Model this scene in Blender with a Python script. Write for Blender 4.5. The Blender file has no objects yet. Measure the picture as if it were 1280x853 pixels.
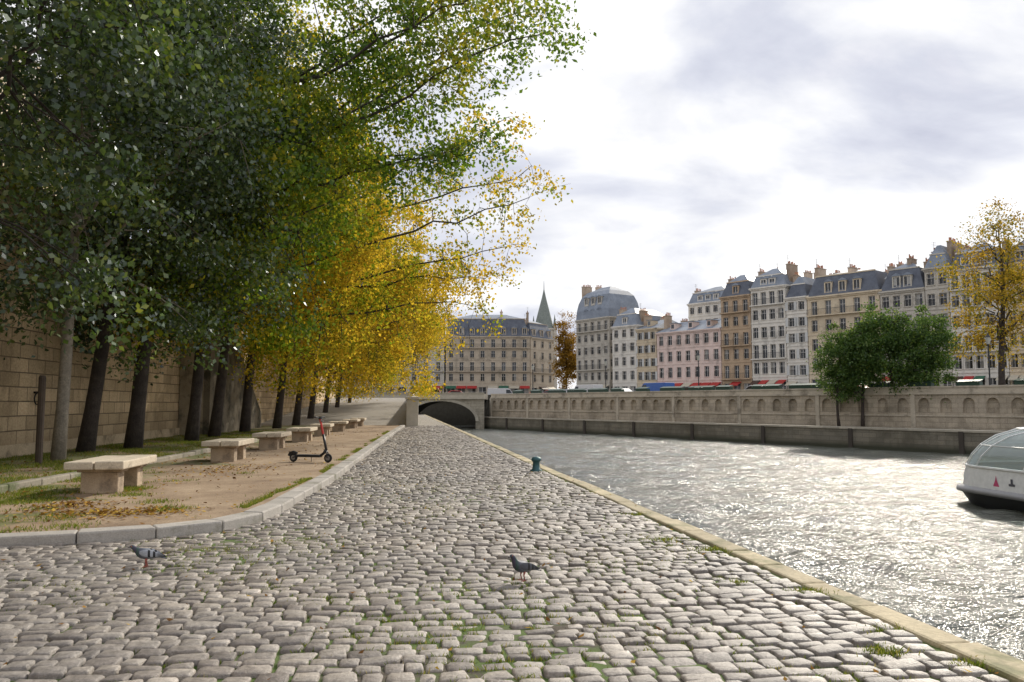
import bpy, math, random
import numpy as np
from mathutils import Vector, Matrix
random.seed(7)
RS=np.random.RandomState(11)
PSI=math.radians(6.56); CS,SN=math.cos(PSI),math.sin(PSI)
def C(x,y):  # survey coords (viewing axis) -> quay coords
    return (x*CS+y*SN, y*CS-x*SN)
scene=bpy.context.scene
COL=scene.collection
WATER=-2.2; STREET=2.3

# ------------------------------------------------------------ materials
def newmat(name):
    m=bpy.data.materials.new(name); m.use_nodes=True
    nt=m.node_tree; b=nt.nodes['Principled BSDF']
    return m,nt,nt.nodes,nt.links,b
def simple(name,col,rough=.6,metal=0.0,spec=.5):
    m,nt,N,L,b=newmat(name)
    b.inputs['Base Color'].default_value=(*col,1); b.inputs['Roughness'].default_value=rough
    b.inputs['Metallic'].default_value=metal; b.inputs['Specular IOR Level'].default_value=spec
    tc=N.new('ShaderNodeTexCoord'); n=N.new('ShaderNodeTexNoise'); n.inputs['Scale'].default_value=6; n.inputs['Detail'].default_value=4
    L.new(tc.outputs['Object'],n.inputs['Vector'])
    mr=N.new('ShaderNodeMapRange'); mr.inputs[3].default_value=.8; mr.inputs[4].default_value=1.15
    L.new(n.outputs['Fac'],mr.inputs[0])
    mx=N.new('ShaderNodeVectorMath'); mx.operation='SCALE'; mx.inputs[0].default_value=col
    L.new(mr.outputs[0],mx.inputs['Scale']); L.new(mx.outputs[0],b.inputs['Base Color'])
    return m
def ramp(N,stops):
    r=N.new('ShaderNodeValToRGB'); e=r.color_ramp.elements
    e[0].position=stops[0][0]; e[0].color=(*stops[0][1],1)
    e[1].position=stops[-1][0]; e[1].color=(*stops[-1][1],1)
    for p,c in stops[1:-1]:
        k=e.new(p); k.color=(*c,1)
    return r
def noise(N,L,vec,scale,detail=5,rough=.6,dist=0):
    n=N.new('ShaderNodeTexNoise'); n.inputs['Scale'].default_value=scale; n.inputs['Detail'].default_value=detail
    n.inputs['Roughness'].default_value=rough; n.inputs['Distortion'].default_value=dist
    L.new(vec,n.inputs['Vector']); return n
def mixc(N,L,fac,a,b,mode='MIX'):
    m=N.new('ShaderNodeMix'); m.data_type='RGBA'; m.blend_type=mode
    for s,v in ((m.inputs[0],fac),(m.inputs[6],a),(m.inputs[7],b)):
        if hasattr(v,'is_linked'): L.new(v,s)
        elif isinstance(v,tuple): s.default_value=(*v,1) if len(v)==3 else v
        else: s.default_value=v
    return m.outputs[2]
def maprange(N,L,v,a,b,c,d):
    m=N.new('ShaderNodeMapRange'); L.new(v,m.inputs[0])
    for i,x in enumerate((a,b,c,d)): m.inputs[i+1].default_value=x
    return m.outputs[0]
def bumpn(N,L,b,h,strength,dist):
    bp=N.new('ShaderNodeBump'); bp.inputs['Strength'].default_value=strength; bp.inputs['Distance'].default_value=dist
    L.new(h,bp.inputs['Height']); L.new(bp.outputs[0],b.inputs['Normal']); return bp
def stony(name,c1,c2,scale=2.,rough=.85,bump=.4,bscale=25,island=.0,c3=None,c3t=.6,dist=.01):
    m,nt,N,L,b=newmat(name)
    tc=N.new('ShaderNodeTexCoord'); v=tc.outputs['Object']
    n=noise(N,L,v,scale,6,.65); r=ramp(N,[(.3,c1),(.7,c2)]); L.new(n.outputs['Fac'],r.inputs[0]); col=r.outputs[0]
    if c3:
        n3=noise(N,L,v,scale*.4,5,.7); f=maprange(N,L,n3.outputs['Fac'],c3t,c3t+.12,0,1); col=mixc(N,L,f,col,c3)
    n2=noise(N,L,v,bscale,5,.7)
    col=mixc(N,L,.5,col,mixc(N,L,maprange(N,L,n2.outputs['Fac'],.3,.7,0,1),(.3,.3,.3),(.75,.75,.75)),'OVERLAY')
    if island>0:
        g=N.new('ShaderNodeNewGeometry')
        f=maprange(N,L,g.outputs['Random Per Island'],0,1,1-island,1+island)
        vm=N.new('ShaderNodeVectorMath'); vm.operation='SCALE'; L.new(col,vm.inputs[0]); L.new(f,vm.inputs['Scale']); col=vm.outputs[0]
    L.new(col,b.inputs['Base Color']); b.inputs['Roughness'].default_value=rough
    bumpn(N,L,b,n2.outputs['Fac'],bump,dist)
    return m
def ashlar(name,c1,c2,mortar,bw,bh,plane='xz',stain=(.12,.10,.075),bump=.6,msize=.012,staint=.52,dark_low=None,streak=.55):
    m,nt,N,L,b=newmat(name)
    tc=N.new('ShaderNodeTexCoord'); sp=N.new('ShaderNodeSeparateXYZ'); L.new(tc.outputs['Object'],sp.inputs[0])
    cb=N.new('ShaderNodeCombineXYZ'); L.new(sp.outputs[0],cb.inputs[0]); L.new(sp.outputs[2 if plane=='xz' else 1],cb.inputs[1])
    wn=noise(N,L,tc.outputs['Object'],.8,3)
    wv=N.new('ShaderNodeVectorMath'); wv.operation='MULTIPLY_ADD'; L.new(wn.outputs['Color'],wv.inputs[0]); wv.inputs[1].default_value=(.06,.03,0); L.new(cb.outputs[0],wv.inputs[2])
    br=N.new('ShaderNodeTexBrick'); L.new(wv.outputs[0],br.inputs['Vector'])
    br.inputs['Scale'].default_value=1; br.inputs['Brick Width'].default_value=bw; br.inputs['Row Height'].default_value=bh
    br.inputs['Mortar Size'].default_value=msize; br.inputs['Mortar Smooth'].default_value=.3
    br.inputs['Color1'].default_value=(*c1,1); br.inputs['Color2'].default_value=(*c2,1); br.inputs['Mortar'].default_value=(*mortar,1); br.offset=.5
    v=tc.outputs['Object']
    n1=noise(N,L,v,.35,7,.7,.5); n2=noise(N,L,v,14,6,.7)
    col=mixc(N,L,maprange(N,L,n1.outputs['Fac'],staint,staint+.22,0,.75),br.outputs['Color'],stain)
    mp=N.new('ShaderNodeMapping'); mp.inputs['Scale'].default_value=(1.6,1.6,.12); L.new(v,mp.inputs[0])
    n3=noise(N,L,mp.outputs[0],1.5,6,.7)
    col=mixc(N,L,maprange(N,L,n3.outputs['Fac'],.5,.75,0,streak),col,(stain[0]*1.2,stain[1]*1.2,stain[2]*1.2))
    col=mixc(N,L,.55,col,mixc(N,L,maprange(N,L,n2.outputs['Fac'],.3,.7,0,1),(.25,.25,.25),(.78,.78,.78)),'OVERLAY')
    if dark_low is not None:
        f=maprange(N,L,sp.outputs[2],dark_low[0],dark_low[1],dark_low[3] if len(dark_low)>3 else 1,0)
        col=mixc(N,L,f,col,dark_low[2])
    L.new(col,b.inputs['Base Color']); b.inputs['Roughness'].default_value=.9
    h=N.new('ShaderNodeMath'); h.operation='MULTIPLY_ADD'; L.new(br.outputs['Fac'],h.inputs[0]); h.inputs[1].default_value=-1.2; L.new(n2.outputs['Fac'],h.inputs[2])
    bumpn(N,L,b,h.outputs[0],bump,.03)
    return m
def leafmat(name,stops,transl=.35,gloss=0.0,nstops=None,ns=.35,lo=.45,hi=.6):
    m,nt,N,L,b=newmat(name); N.remove(b)
    g=N.new('ShaderNodeNewGeometry'); r=ramp(N,stops); L.new(g.outputs['Random Per Island'],r.inputs[0]); col=r.outputs[0]
    if nstops:
        r2=ramp(N,nstops); L.new(g.outputs['Random Per Island'],r2.inputs[0])
        n=noise(N,L,g.outputs['Position'],ns,2); f=maprange(N,L,n.outputs['Fac'],lo,hi,0,1)
        col=mixc(N,L,f,col,r2.outputs[0])
    d=N.new('ShaderNodeBsdfDiffuse'); L.new(col,d.inputs[0])
    t=N.new('ShaderNodeBsdfTranslucent'); 
    c2=mixc(N,L,1.0,col,(1.6,1.55,.85),'MULTIPLY'); L.new(c2,t.inputs['Color'])
    ms=N.new('ShaderNodeMixShader'); ms.inputs[0].default_value=transl
    L.new(d.outputs[0],ms.inputs[1]); L.new(t.outputs[0],ms.inputs[2]); out=ms
    if gloss>0:
        gl=N.new('ShaderNodeBsdfGlossy'); gl.inputs['Roughness'].default_value=.35; gl.inputs['Color'].default_value=(.9,.95,1,1)
        m2=N.new('ShaderNodeMixShader'); m2.inputs[0].default_value=gloss; L.new(ms.outputs[0],m2.inputs[1]); L.new(gl.outputs[0],m2.inputs[2]); out=m2
    L.new(out.outputs[0],N['Material Output'].inputs[0])
    return m

# ------------------------------------------------------------ mesh helpers
def link(ob,parent=None):
    COL.objects.link(ob)
    if parent: ob.parent=parent
    return ob
def empty(name,loc=(0,0,0),rz=0):
    e=bpy.data.objects.new(name,None); e.empty_display_size=.3; e.location=loc; e.rotation_euler=(0,0,rz); COL.objects.link(e); return e
def meshobj(name,V,F,mat,parent=None,smooth=False,bevel=0,loc=None,rz=0):
    me=bpy.data.meshes.new(name); me.from_pydata([tuple(v) for v in V],[],[tuple(f) for f in F]); me.update()
    if mat: me.materials.append(mat)
    ob=bpy.data.objects.new(name,me); link(ob,parent)
    if smooth: me.shade_smooth()
    if loc: ob.location=loc
    ob.rotation_euler[2]=rz
    if bevel:
        md=ob.modifiers.new('bevel','BEVEL'); md.width=bevel; md.segments=2; md.limit_method='ANGLE'
    return ob
def quadmesh(name,V,F,mat,smooth=False):
    V=np.asarray(V,dtype=np.float32); F=np.asarray(F,dtype=np.int32)
    me=bpy.data.meshes.new(name); me.vertices.add(len(V)); me.vertices.foreach_set('co',V.ravel())
    me.loops.add(F.size); me.loops.foreach_set('vertex_index',F.ravel())
    me.polygons.add(len(F)); me.polygons.foreach_set('loop_start',np.arange(0,F.size,4,dtype=np.int32))
    me.polygons.foreach_set('loop_total',np.full(len(F),4,dtype=np.int32))
    me.update(calc_edges=True); me.validate()
    if smooth: me.shade_smooth()
    if mat: me.materials.append(mat)
    return me
class G:
    def __init__(s): s.V=[];s.F=[]
    def quad(s,a,b,c,d):
        n=len(s.V); s.V+=[a,b,c,d]; s.F.append((n,n+1,n+2,n+3))
    def tri(s,a,b,c):
        n=len(s.V); s.V+=[a,b,c]; s.F.append((n,n+1,n+2))
    def box(s,x0,x1,y0,y1,z0,z1,T=None):
        n=len(s.V); P=[(x0,y0,z0),(x1,y0,z0),(x1,y1,z0),(x0,y1,z0),(x0,y0,z1),(x1,y0,z1),(x1,y1,z1),(x0,y1,z1)]
        if T: P=[T(*p) for p in P]
        s.V+=P; s.F+=[(n,n+3,n+2,n+1),(n+4,n+5,n+6,n+7),(n,n+1,n+5,n+4),(n+1,n+2,n+6,n+5),(n+2,n+3,n+7,n+6),(n+3,n,n+4,n+7)]
    def tube(s,pts,rad,sides=6,cap=True):
        pts=[Vector(p) for p in pts]; n0=len(s.V); m=len(pts)
        up=Vector((0.13,0.21,1)) 
        for i,p in enumerate(pts):
            d=(pts[min(i+1,m-1)]-pts[max(i-1,0)]); d.normalize()
            a=d.cross(up if abs(d.z)<.93 else Vector((1,.1,0))); a.normalize(); b=d.cross(a)
            for k in range(sides):
                t=2*math.pi*k/sides; q=p+(a*math.cos(t)+b*math.sin(t))*rad[i]; s.V.append((q.x,q.y,q.z))
        for i in range(m-1):
            for k in range(sides):
                k2=(k+1)%sides
                s.F.append((n0+i*sides+k,n0+i*sides+k2,n0+(i+1)*sides+k2,n0+(i+1)*sides+k))
        if cap:
            s.F.append(tuple(n0+k for k in range(sides))[::-1]); s.F.append(tuple(n0+(m-1)*sides+k for k in range(sides)))
    def lathe(s,c,prof,sides=16):
        n0=len(s.V)
        for r,z in prof:
            for k in range(sides):
                t=2*math.pi*k/sides; s.V.append((c[0]+r*math.cos(t),c[1]+r*math.sin(t),c[2]+z))
        for i in range(len(prof)-1):
            for k in range(sides):
                k2=(k+1)%sides; s.F.append((n0+i*sides+k,n0+i*sides+k2,n0+(i+1)*sides+k2,n0+(i+1)*sides+k))
        s.F.append(tuple(n0+(len(prof)-1)*sides+k for k in range(sides)))
        s.F.append(tuple(n0+k for k in range(sides))[::-1])
    def obj(s,name,mat,parent=None,**k): return meshobj(name,s.V,s.F,mat,parent,**k)
def sheet(name,poly,z,mat): return meshobj(name,[(x,y,z) for x,y in poly],[tuple(range(len(poly)))],mat)

# ------------------------------------------------------------ world, sun, camera
AZ=math.radians(37); EL=math.radians(30)
w=bpy.data.worlds.new("World"); scene.world=w; w.use_nodes=True
N=w.node_tree.nodes; L=w.node_tree.links; bg=N['Background']; bg.inputs[1].default_value=.125
sky=N.new('ShaderNodeTexSky'); sky.sky_type='NISHITA'; sky.sun_disc=False; sky.sun_elevation=EL; sky.sun_rotation=AZ
tc=N.new('ShaderNodeTexCoord'); sp=N.new('ShaderNodeSeparateXYZ'); L.new(tc.outputs['Generated'],sp.inputs[0])
za=N.new('ShaderNodeMath'); za.operation='ABSOLUTE'; L.new(sp.outputs[2],za.inputs[0])
zb=N.new('ShaderNodeMath'); zb.operation='ADD'; L.new(za.outputs[0],zb.inputs[0]); zb.inputs[1].default_value=.26
dv=N.new('ShaderNodeVectorMath'); dv.operation='DIVIDE'; L.new(tc.outputs['Generated'],dv.inputs[0]); cz=N.new('ShaderNodeCombineXYZ')
for i in range(3): L.new(zb.outputs[0],cz.inputs[i])
L.new(cz.outputs[0],dv.inputs[1])
mp=N.new('ShaderNodeMapping'); mp.inputs['Location'].default_value=(5.1,.4,0); mp.inputs['Scale'].default_value=(1,1.15,.6); L.new(dv.outputs[0],mp.inputs[0])
n1=noise(N,L,mp.outputs[0],1.35,7,.5,.3); n2=noise(N,L,mp.outputs[0],3.4,6,.55,.4)
cr=ramp(N,[(.36,(5.1,5.3,6.2)),(.45,(6.3,6.5,7.2)),(.51,(7.7,7.8,8.1)),(.57,(8.9,8.9,8.95))]); L.new(n1.outputs['Fac'],cr.inputs[0])
cr2=ramp(N,[(.35,(.88,.885,.915)),(.62,(1.06,1.055,1.05))]); L.new(n2.outputs['Fac'],cr2.inputs[0])
cc=mixc(N,L,1.0,cr.outputs[0],cr2.outputs[0],'MULTIPLY')
cov=maprange(N,L,n2.outputs['Fac'],.25,.4,.88,1.0)
fin=mixc(N,L,cov,sky.outputs[0],cc)
L.new(fin,bg.inputs[0])
sd=Vector((math.sin(AZ)*math.cos(EL),math.cos(AZ)*math.cos(EL),math.sin(EL)))
sl=bpy.data.lights.new('sun','SUN'); sl.energy=4.4; sl.angle=math.radians(2.5); sl.color=(1,.92,.79)
so=bpy.data.objects.new('sun',sl); so.rotation_euler=(-sd).to_track_quat('-Z','Y').to_euler(); so.location=(20,20,60); COL.objects.link(so)
cd=bpy.data.cameras.new('camera'); cam=bpy.data.objects.new('camera',cd); COL.objects.link(cam)
cd.lens=28.1; cd.sensor_width=36; cd.clip_end=8000; cam.location=(0,0,1.6)
cam.rotation_euler=(math.radians(90+4.49),0,-PSI); scene.camera=cam
scene.view_settings.view_transform='Standard'; scene.view_settings.look='None'; scene.view_settings.exposure=0

# ------------------------------------------------------------ terrain & water
M_bed=stony('river_bed_mud',(.05,.05,.04),(.08,.075,.06))
sheet('ground',[(-3000,-3000),(3000,-3000),(3000,4000),(-3000,4000)],-5,M_bed)
def water_mat():
    m,nt,N,L,b=newmat('river_water')
    b.inputs['Base Color'].default_value=(.10,.105,.085,1); b.inputs['Roughness'].default_value=.17; b.inputs['IOR'].default_value=1.33
    b.inputs['Specular IOR Level'].default_value=1.0
    tc=N.new('ShaderNodeTexCoord'); mp=N.new('ShaderNodeMapping'); mp.inputs['Rotation'].default_value=(0,0,.35); mp.inputs['Scale'].default_value=(.8,1.5,1); L.new(tc.outputs['Object'],mp.inputs[0])
    a=noise(N,L,mp.outputs[0],2.4,3,.6,.5); c=noise(N,L,mp.outputs[0],8,2,.6,.3)
    s=N.new('ShaderNodeMath'); s.operation='MULTIPLY_ADD'; L.new(c.outputs['Fac'],s.inputs[0]); s.inputs[1].default_value=.3; L.new(a.outputs['Fac'],s.inputs[2])
    bumpn(N,L,b,s.outputs[0],.9,.26)
    return m
xs=np.concatenate([[-400,-60,-15],np.arange(.5,48,.2),[60,120,400]]); ys=np.concatenate([[-300,-60,-10],np.arange(0,80,.2),np.arange(80,128,.4),[140,200,400]])
XX,YY=np.meshgrid(xs,ys); wr=np.random.RandomState(5); Z=np.zeros_like(XX)
for i in range(46):
    lam=1.0*(4.6**wr.uniform(0,1)); th=1.25+wr.normal(0,.75); k=2*math.pi/lam; amp=.036*lam/(2*math.pi)*wr.uniform(.6,1.2)
    Z+=amp*np.sin(k*(XX*math.cos(th)+YY*math.sin(th))+wr.uniform(0,6.28))
patch=.75+.35*np.sin(XX*.11+YY*.05)*np.sin(YY*.09-XX*.06+1)
fade=np.clip((XX-.5)/2,0,1)*np.clip((48-XX)/3,0,1)*np.clip(YY/3,0,1)*np.clip((128-YY)/6,0,1)
Z=WATER+Z*patch*fade
ny,nx=XX.shape; idx=np.arange(nx*ny).reshape(ny,nx)
Fw=np.stack([idx[:-1,:-1],idx[:-1,1:],idx[1:,1:],idx[1:,:-1]],-1).reshape(-1,4)
me=quadmesh('river_water',np.stack([XX,YY,Z],-1).reshape(-1,3),Fw,water_mat(),True); link(bpy.data.objects.new('river_water',me))

def edgeX(y):
    return np.where(y<22, 3.86-.0305*y, 3.189-.0242*(y-22))
M_street=stony('street_asphalt',(.10,.10,.095),(.15,.148,.14))
M_lw=ashlar('lower_quay_stone',(.24,.215,.165),(.18,.165,.13),(.07,.065,.05),1.3,.4,stain=(.09,.08,.055),staint=.46,dark_low=(-2.0,-1.5,(.05,.052,.032)))
e=np.array([-.523,.853]); n=np.array([.853,.523]); A=np.array([33.9,61.]); B=np.array([-5.,124.5])
UB=np.array([-3.3,125.5]); ud=(UB-(A+8*n)); ud/=np.linalg.norm(ud); UA=A+8*n-80*ud; BA=A-80*e
P=[C(*UA),C(*UB),C(-3.3,142),C(-300,170),(-1500,3500),(2500,3500),(2500,-300)]
sheet('far_bank_street',P,STREET,M_street)
g=G()
for a,b in ((P[1],P[2]),(P[2],P[3])): g.quad((a[0]+.2,a[1]+.6,-5),(b[0]+.2,b[1]+.6,-5),(b[0]+.2,b[1]+.6,STREET+.9),(a[0]+.2,a[1]+.6,STREET+.9))
g.obj('upstream_river_wall',stony('upstream_stone_painted_shade',(.05,.045,.035),(.08,.075,.06)))  # wall colour darkened to paint shade behind the bridge arch
M_upper=stony('upper_street',(.12,.12,.11),(.17,.165,.155))
sheet('near_bank_street',[(-1500,-300),(-11.95,-300),(-11.95,112),(-1500,112)],6.5,M_upper)
g=G(); g.box(-300,-6.6,112.05,134,-5,STREET+.05); g.obj('bridge_approach_road',M_street)

# ------------------------------------------------------------ far embankment
M_fw=ashlar('embankment_limestone',(.50,.43,.33),(.42,.36,.28),(.2,.17,.13),1.1,.42,stain=(.17,.145,.105),staint=.46)
def wallframe(p,q):
    p=C(*p); q=C(*q); return p, math.atan2(q[1]-p[1],q[0]-p[0]), math.hypot(q[0]-p[0],q[1]-p[1])
p,rz,Lw=wallframe(B,BA)
g=G(); g.box(0,Lw,0,14,-5,-.55); 
ob=g.obj('lower_quay_wall',M_lw,loc=(p[0],p[1],0),rz=rz)
g=G(); 
for i in range(int(Lw/1.6)):
    g.box(i*1.6+.01,i*1.6+1.59,-.08,.55,-.56,-.38)
g.obj('lower_quay_coping',stony('coping_stone_b',(.34,.31,.25),(.44,.40,.32),island=.12),loc=(p[0],p[1],0),rz=rz,bevel=.02)
g=G()
for i in range(11):
    x=8+i*9.5; g.box(x,x+.35,-.16,.1,-3,-.5)
g.obj('fender_posts',simple('wet_timber',(.06,.05,.04),.8),loc=(p[0],p[1],0),rz=rz)
p,rz,Lw=wallframe(UB,UA)
emb=empty('embankment_wall',(p[0],p[1],0),rz)
g=G(); bay=1.9; nb=int(Lw/bay); dep=.3
for i in range(nb):
    x0=i*bay; x1=x0+bay; xc=(x0+x1)/2; r=.5; zs=1.62; zb=.85; zt=2.42
    g.quad((x0,0,-.6),(x1,0,-.6),(x1,0,zb),(x0,0,zb))
    g.quad((x0,0,zb),(xc-r,0,zb),(xc-r,0,zt),(x0,0,zt)); g.quad((xc+r,0,zb),(x1,0,zb),(x1,0,zt),(xc+r,0,zt))
    K=8; pts=[(xc-r*math.cos(math.pi*k/K),zs+r*math.sin(math.pi*k/K)) for k in range(K+1)]
    for a,b in zip(pts[:-1],pts[1:]):
        g.quad((a[0],0,a[1]),(b[0],0,b[1]),(b[0],0,zt),(a[0],0,zt))
        g.quad((a[0],0,a[1]),(a[0],dep,a[1]),(b[0],dep,b[1]),(b[0],0,b[1]))
    for s in (-1,1): g.quad((xc+s*r,0,zb),(xc+s*r,dep,zb),(xc+s*r,dep,zs),(xc+s*r,0,zs))
    g.quad((xc-r,0,zb),(xc+r,0,zb),(xc+r,dep,zb),(xc-r,dep,zb))
    g.quad((xc-r-.01,dep,zb-.01),(xc+r+.01,dep,zb-.01),(xc+r+.01,dep,zs+r+.01),(xc-r-.01,dep,zs+r+.01))
g.quad((0,.5,-.6),(Lw,.5,-.6),(Lw,.5,2.4),(0,.5,2.4))
g.obj('niche_wall',M_fw,emb)
g=G(); g.box(0,nb*bay,-.14,.5,2.42,2.6); g.box(0,nb*bay,.02,.42,2.6,3.0); g.box(0,nb*bay,-.05,.5,3.0,3.14)
g.box(0,nb*bay,-.06,.1,.5,.62)
for i in range(0,nb,5): g.box(i*bay-.2,i*bay+.2,-.1,.3,-.6,2.43)
g.obj('parapet',stony('parapet_stone',(.42,.37,.29),(.54,.48,.38),1.2,c3=(.24,.21,.165),c3t=.52),emb)
M_bg=simple('bookseller_green',(.02,.055,.035),.5)
for i in range(18):
    x=6+i*4.3+random.uniform(-.5,.5)
    g=G(); l=random.choice([1.9,2.0,3.4])
    g.box(x,x+l,.0,.6,3.15,3.45); 
    n0=len(g.V)
    g.V+=[(x-.03,-.05,3.45),(x+l+.03,-.05,3.45),(x+l+.03,.62,3.62),(x-.03,.62,3.62),(x-.03,-.05,3.49),(x+l+.03,-.05,3.49),(x+l+.03,.62,3.67),(x-.03,.62,3.67)]
    g.F+=[tuple(n0+k for k in f) for f in [(0,3,2,1),(4,5,6,7),(0,1,5,4),(1,2,6,5),(2,3,7,6),(3,0,4,7)]]
    b=g.obj('bookseller_box',M_bg); b.location=(p[0],p[1],0); b.rotation_euler[2]=rz

# ------------------------------------------------------------ bridge
M_br=ashlar('bridge_stone',(.40,.365,.29),(.33,.30,.24),(.15,.14,.11),.9,.4,stain=(.12,.11,.085),staint=.46)
p,rz,Lw=wallframe((-26,121.5),(-4.2,121.5))
bridge=empty('stone_bridge',(p[0],p[1],0),rz)
def archband(g,gi,x0,x1,xc,r,rise,zs,zb,zt,y0,y1,K=20):
    pts=[(xc-r*math.cos(math.pi*k/K),zs+rise*math.sin(math.pi*k/K)) for k in range(K+1)]
    for y in (y0,y1):
        g.quad((x0,y,zb),(xc-r,y,zb),(xc-r,y,zt),(x0,y,zt)); g.quad((xc+r,y,zb),(x1,y,zb),(x1,y,zt),(xc+r,y,zt))
        for a,b in zip(pts[:-1],pts[1:]): g.quad((a[0],y,a[1]),(b[0],y,b[1]),(b[0],y,zt),(a[0],y,zt))
    for a,b in zip(pts[:-1],pts[1:]): gi.quad((a[0],y0,a[1]),(a[0],y1,a[1]),(b[0],y1,b[1]),(b[0],y0,b[1]))
    for s in (-1,1): gi.quad((xc+s*r,y0,zb),(xc+s*r,y1,zb),(xc+s*r,y1,zs),(xc+s*r,y0,zs))
g=G(); gi=G()
archband(g,gi,0,Lw,15.2,5.3,3.0,-1.0,-5,STREET,0,17)
g.quad((0,0,STREET+.004),(Lw,0,STREET+.004),(Lw,17,STREET+.004),(0,17,STREET+.004))
g.obj('arch_body',M_br,bridge)
gi.obj('arch_vault',stony('vault_stone_painted_shade',(.05,.045,.035),(.09,.08,.065)),bridge)  # shade under the arch is put into this dark stone colour
g=G(); K=20
pts=[(15.2-5.3*math.cos(math.pi*k/K),-1+3.0*math.sin(math.pi*k/K)) for k in range(K+1)]
pt2=[(15.2-5.75*math.cos(math.pi*k/K),-1+3.4*math.sin(math.pi*k/K)) for k in range(K+1)]
for i in range(K):
    a,b,c,d=pts[i],pts[i+1],pt2[i+1],pt2[i]
    n0=len(g.V); g.V+=[(a[0],-.08,a[1]),(b[0],-.08,b[1]),(c[0],-.08,c[1]),(d[0],-.08,d[1]),(a[0],.1,a[1]),(b[0],.1,b[1]),(c[0],.1,c[1]),(d[0],.1,d[1])]
    g.F+=[tuple(n0+k for k in f) for f in [(0,1,2,3),(0,4,5,1),(2,6,7,3)]]
g.obj('arch_ring',stony('arch_ring_stone',(.36,.33,.27),(.46,.43,.35),island=.15),bridge)
g=G(); g.box(0,Lw,-.25,.3,STREET,STREET+.25); g.box(0,Lw,-.02,.25,STREET+.25,STREET+.85); g.box(0,Lw,-.12,.35,STREET+.85,STREET+1.0); g.box(0,Lw,16.7,17.1,STREET,STREET+1)
g.obj('bridge_parapet',stony('bridge_parapet_stone',(.40,.37,.30),(.50,.46,.38)),bridge)

# ------------------------------------------------------------ near quay
kerb=[(-11.4,8.3),(-4.63,9.66),(-3.4,9.95),(-2.67,10.35),(-2.22,10.95),(-2.02,11.8),(-1.74,17.4),(-1.25,46.6),(-1.0,57)]
def joint_mat():
    m,nt,N,L,b=newmat('joint_earth')
    tc=N.new('ShaderNodeTexCoord'); v=tc.outputs['Object']
    a=noise(N,L,v,1.1,6,.7); c=noise(N,L,v,30,5,.7)
    r=ramp(N,[(.3,(.04,.033,.023)),(.7,(.105,.085,.06))]); L.new(c.outputs['Fac'],r.inputs[0])
    f=maprange(N,L,a.outputs['Fac'],.42,.52,0,1); col=mixc(N,L,f,r.outputs[0],(.075,.12,.02))
    L.new(col,b.inputs['Base Color']); b.inputs['Roughness'].default_value=.95; bumpn(N,L,b,c.outputs['Fac'],.6,.02); return m
M_joint=joint_mat()
M_cobf=ashlar('cobble_paving',(.34,.305,.265),(.27,.25,.215),(.11,.10,.075),.21,.155,plane='xy',stain=(.24,.22,.18),bump=.6,msize=.014)
def quaypoly(y0,y1,xl,steps=6,inset=.1):
    ys=np.linspace(y0,y1,steps); return [(xl,y0)]+[(float(edgeX(np.array(y)))-inset,float(y)) for y in ys]+[(xl,y1)]
sheet('quay_joint_bed',quaypoly(2.2,60,-11.9),-.020,M_joint)
sheet('quay_pavement',quaypoly(60,150,-11.9),-.004,M_cobf)
sheet('quay_pavement',quaypoly(-40,2.2,-11.9),-.004,M_cobf)
g=G(); ys=np.linspace(-40,150,40)
for a,b in zip(ys[:-1],ys[1:]):
    xa,xb=float(edgeX(a)),float(edgeX(b)); g.quad((xa-.03,a,-5),(xb-.03,b,-5),(xb-.03,b,-.2),(xa-.03,a,-.2))
g.obj('quay_river_wall',M_lw)
CW=.27
g=G(); y=-8.
while y<125:
    l=random.uniform(.7,1.5); xa=float(edgeX(np.array(y))); xb=float(edgeX(np.array(y+l-.016))); h=.012+random.uniform(-.006,.010)
    n0=len(g.V); ja=random.uniform(-.018,.018); jb=random.uniform(-.015,.015)
    for z in (-.3,h):
        g.V+=[(xa-CW+jb,y,z),(xa+ja,y,z),(xb+ja,y+l-.016,z),(xb-CW+jb,y+l-.016,z)]
    g.F+=[tuple(n0+k for k in f) for f in [(0,3,2,1),(4,5,6,7),(0,1,5,4),(1,2,6,5),(2,3,7,6),(3,0,4,7)]]
    y+=l
g.obj('quay_coping',stony('coping_stone',(.33,.275,.17),(.48,.41,.27),3,island=.16,c3=(.19,.18,.09),c3t=.50,bump=.8),bevel=.025)
def inpoly(x,y,poly):
    r=np.zeros(x.shape,bool); nn=len(poly)
    for i in range(nn):
        x1,y1=poly[i]; x2,y2=poly[(i+1)%nn]
        c=((y1>y)!=(y2>y))&(x<(x2-x1)*(y-y1)/(y2-y1+1e-12)+x1); r^=c
    return r
cx=[];cy=[];cw=[];cdp=[]
y=2.3
while y<60:
    d=random.uniform(.12,.18); yc=y+d/2
    xl=-10.5 if yc<11.5 else -3.2
    if yc>57: xl=-7
    x=float(edgeX(np.array(yc)))-CW-.02-random.uniform(0,.03)
    while x>xl:
        ww=random.choice([random.uniform(.12,.19),random.uniform(.17,.27)])
        cx.append(x-ww/2); cy.append(yc); cw.append(ww); cdp.append(d); x-=ww
    y+=d
cx=np.array(cx);cy=np.array(cy);cw=np.array(cw);cdp=np.array(cdp)
dirtpoly=[(px-.12,py+.12) for px,py in kerb]+[(-12,57),(-12,8.3)]
keep=~inpoly(cx,cy,dirtpoly); cx,cy,cw,cdp=cx[keep],cy[keep],cw[keep],cdp[keep]
cy=cy+.03*np.sin(cx*1.3+cy*.5)+.014*np.sin(cx*3.7+cy)+RS.uniform(-.008,.008,len(cx))
nS=len(cx); O=np.array([(1,.72),(.82,.97),(-.82,.97),(-1,.72),(-1,-.72),(-.82,-.97),(.82,-.97),(1,-.72)])
shr=RS.uniform(.008,.028,nS)
hw=(cw-shr)/2; hd=(cdp-shr*RS.uniform(.6,1.1,nS))/2
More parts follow.
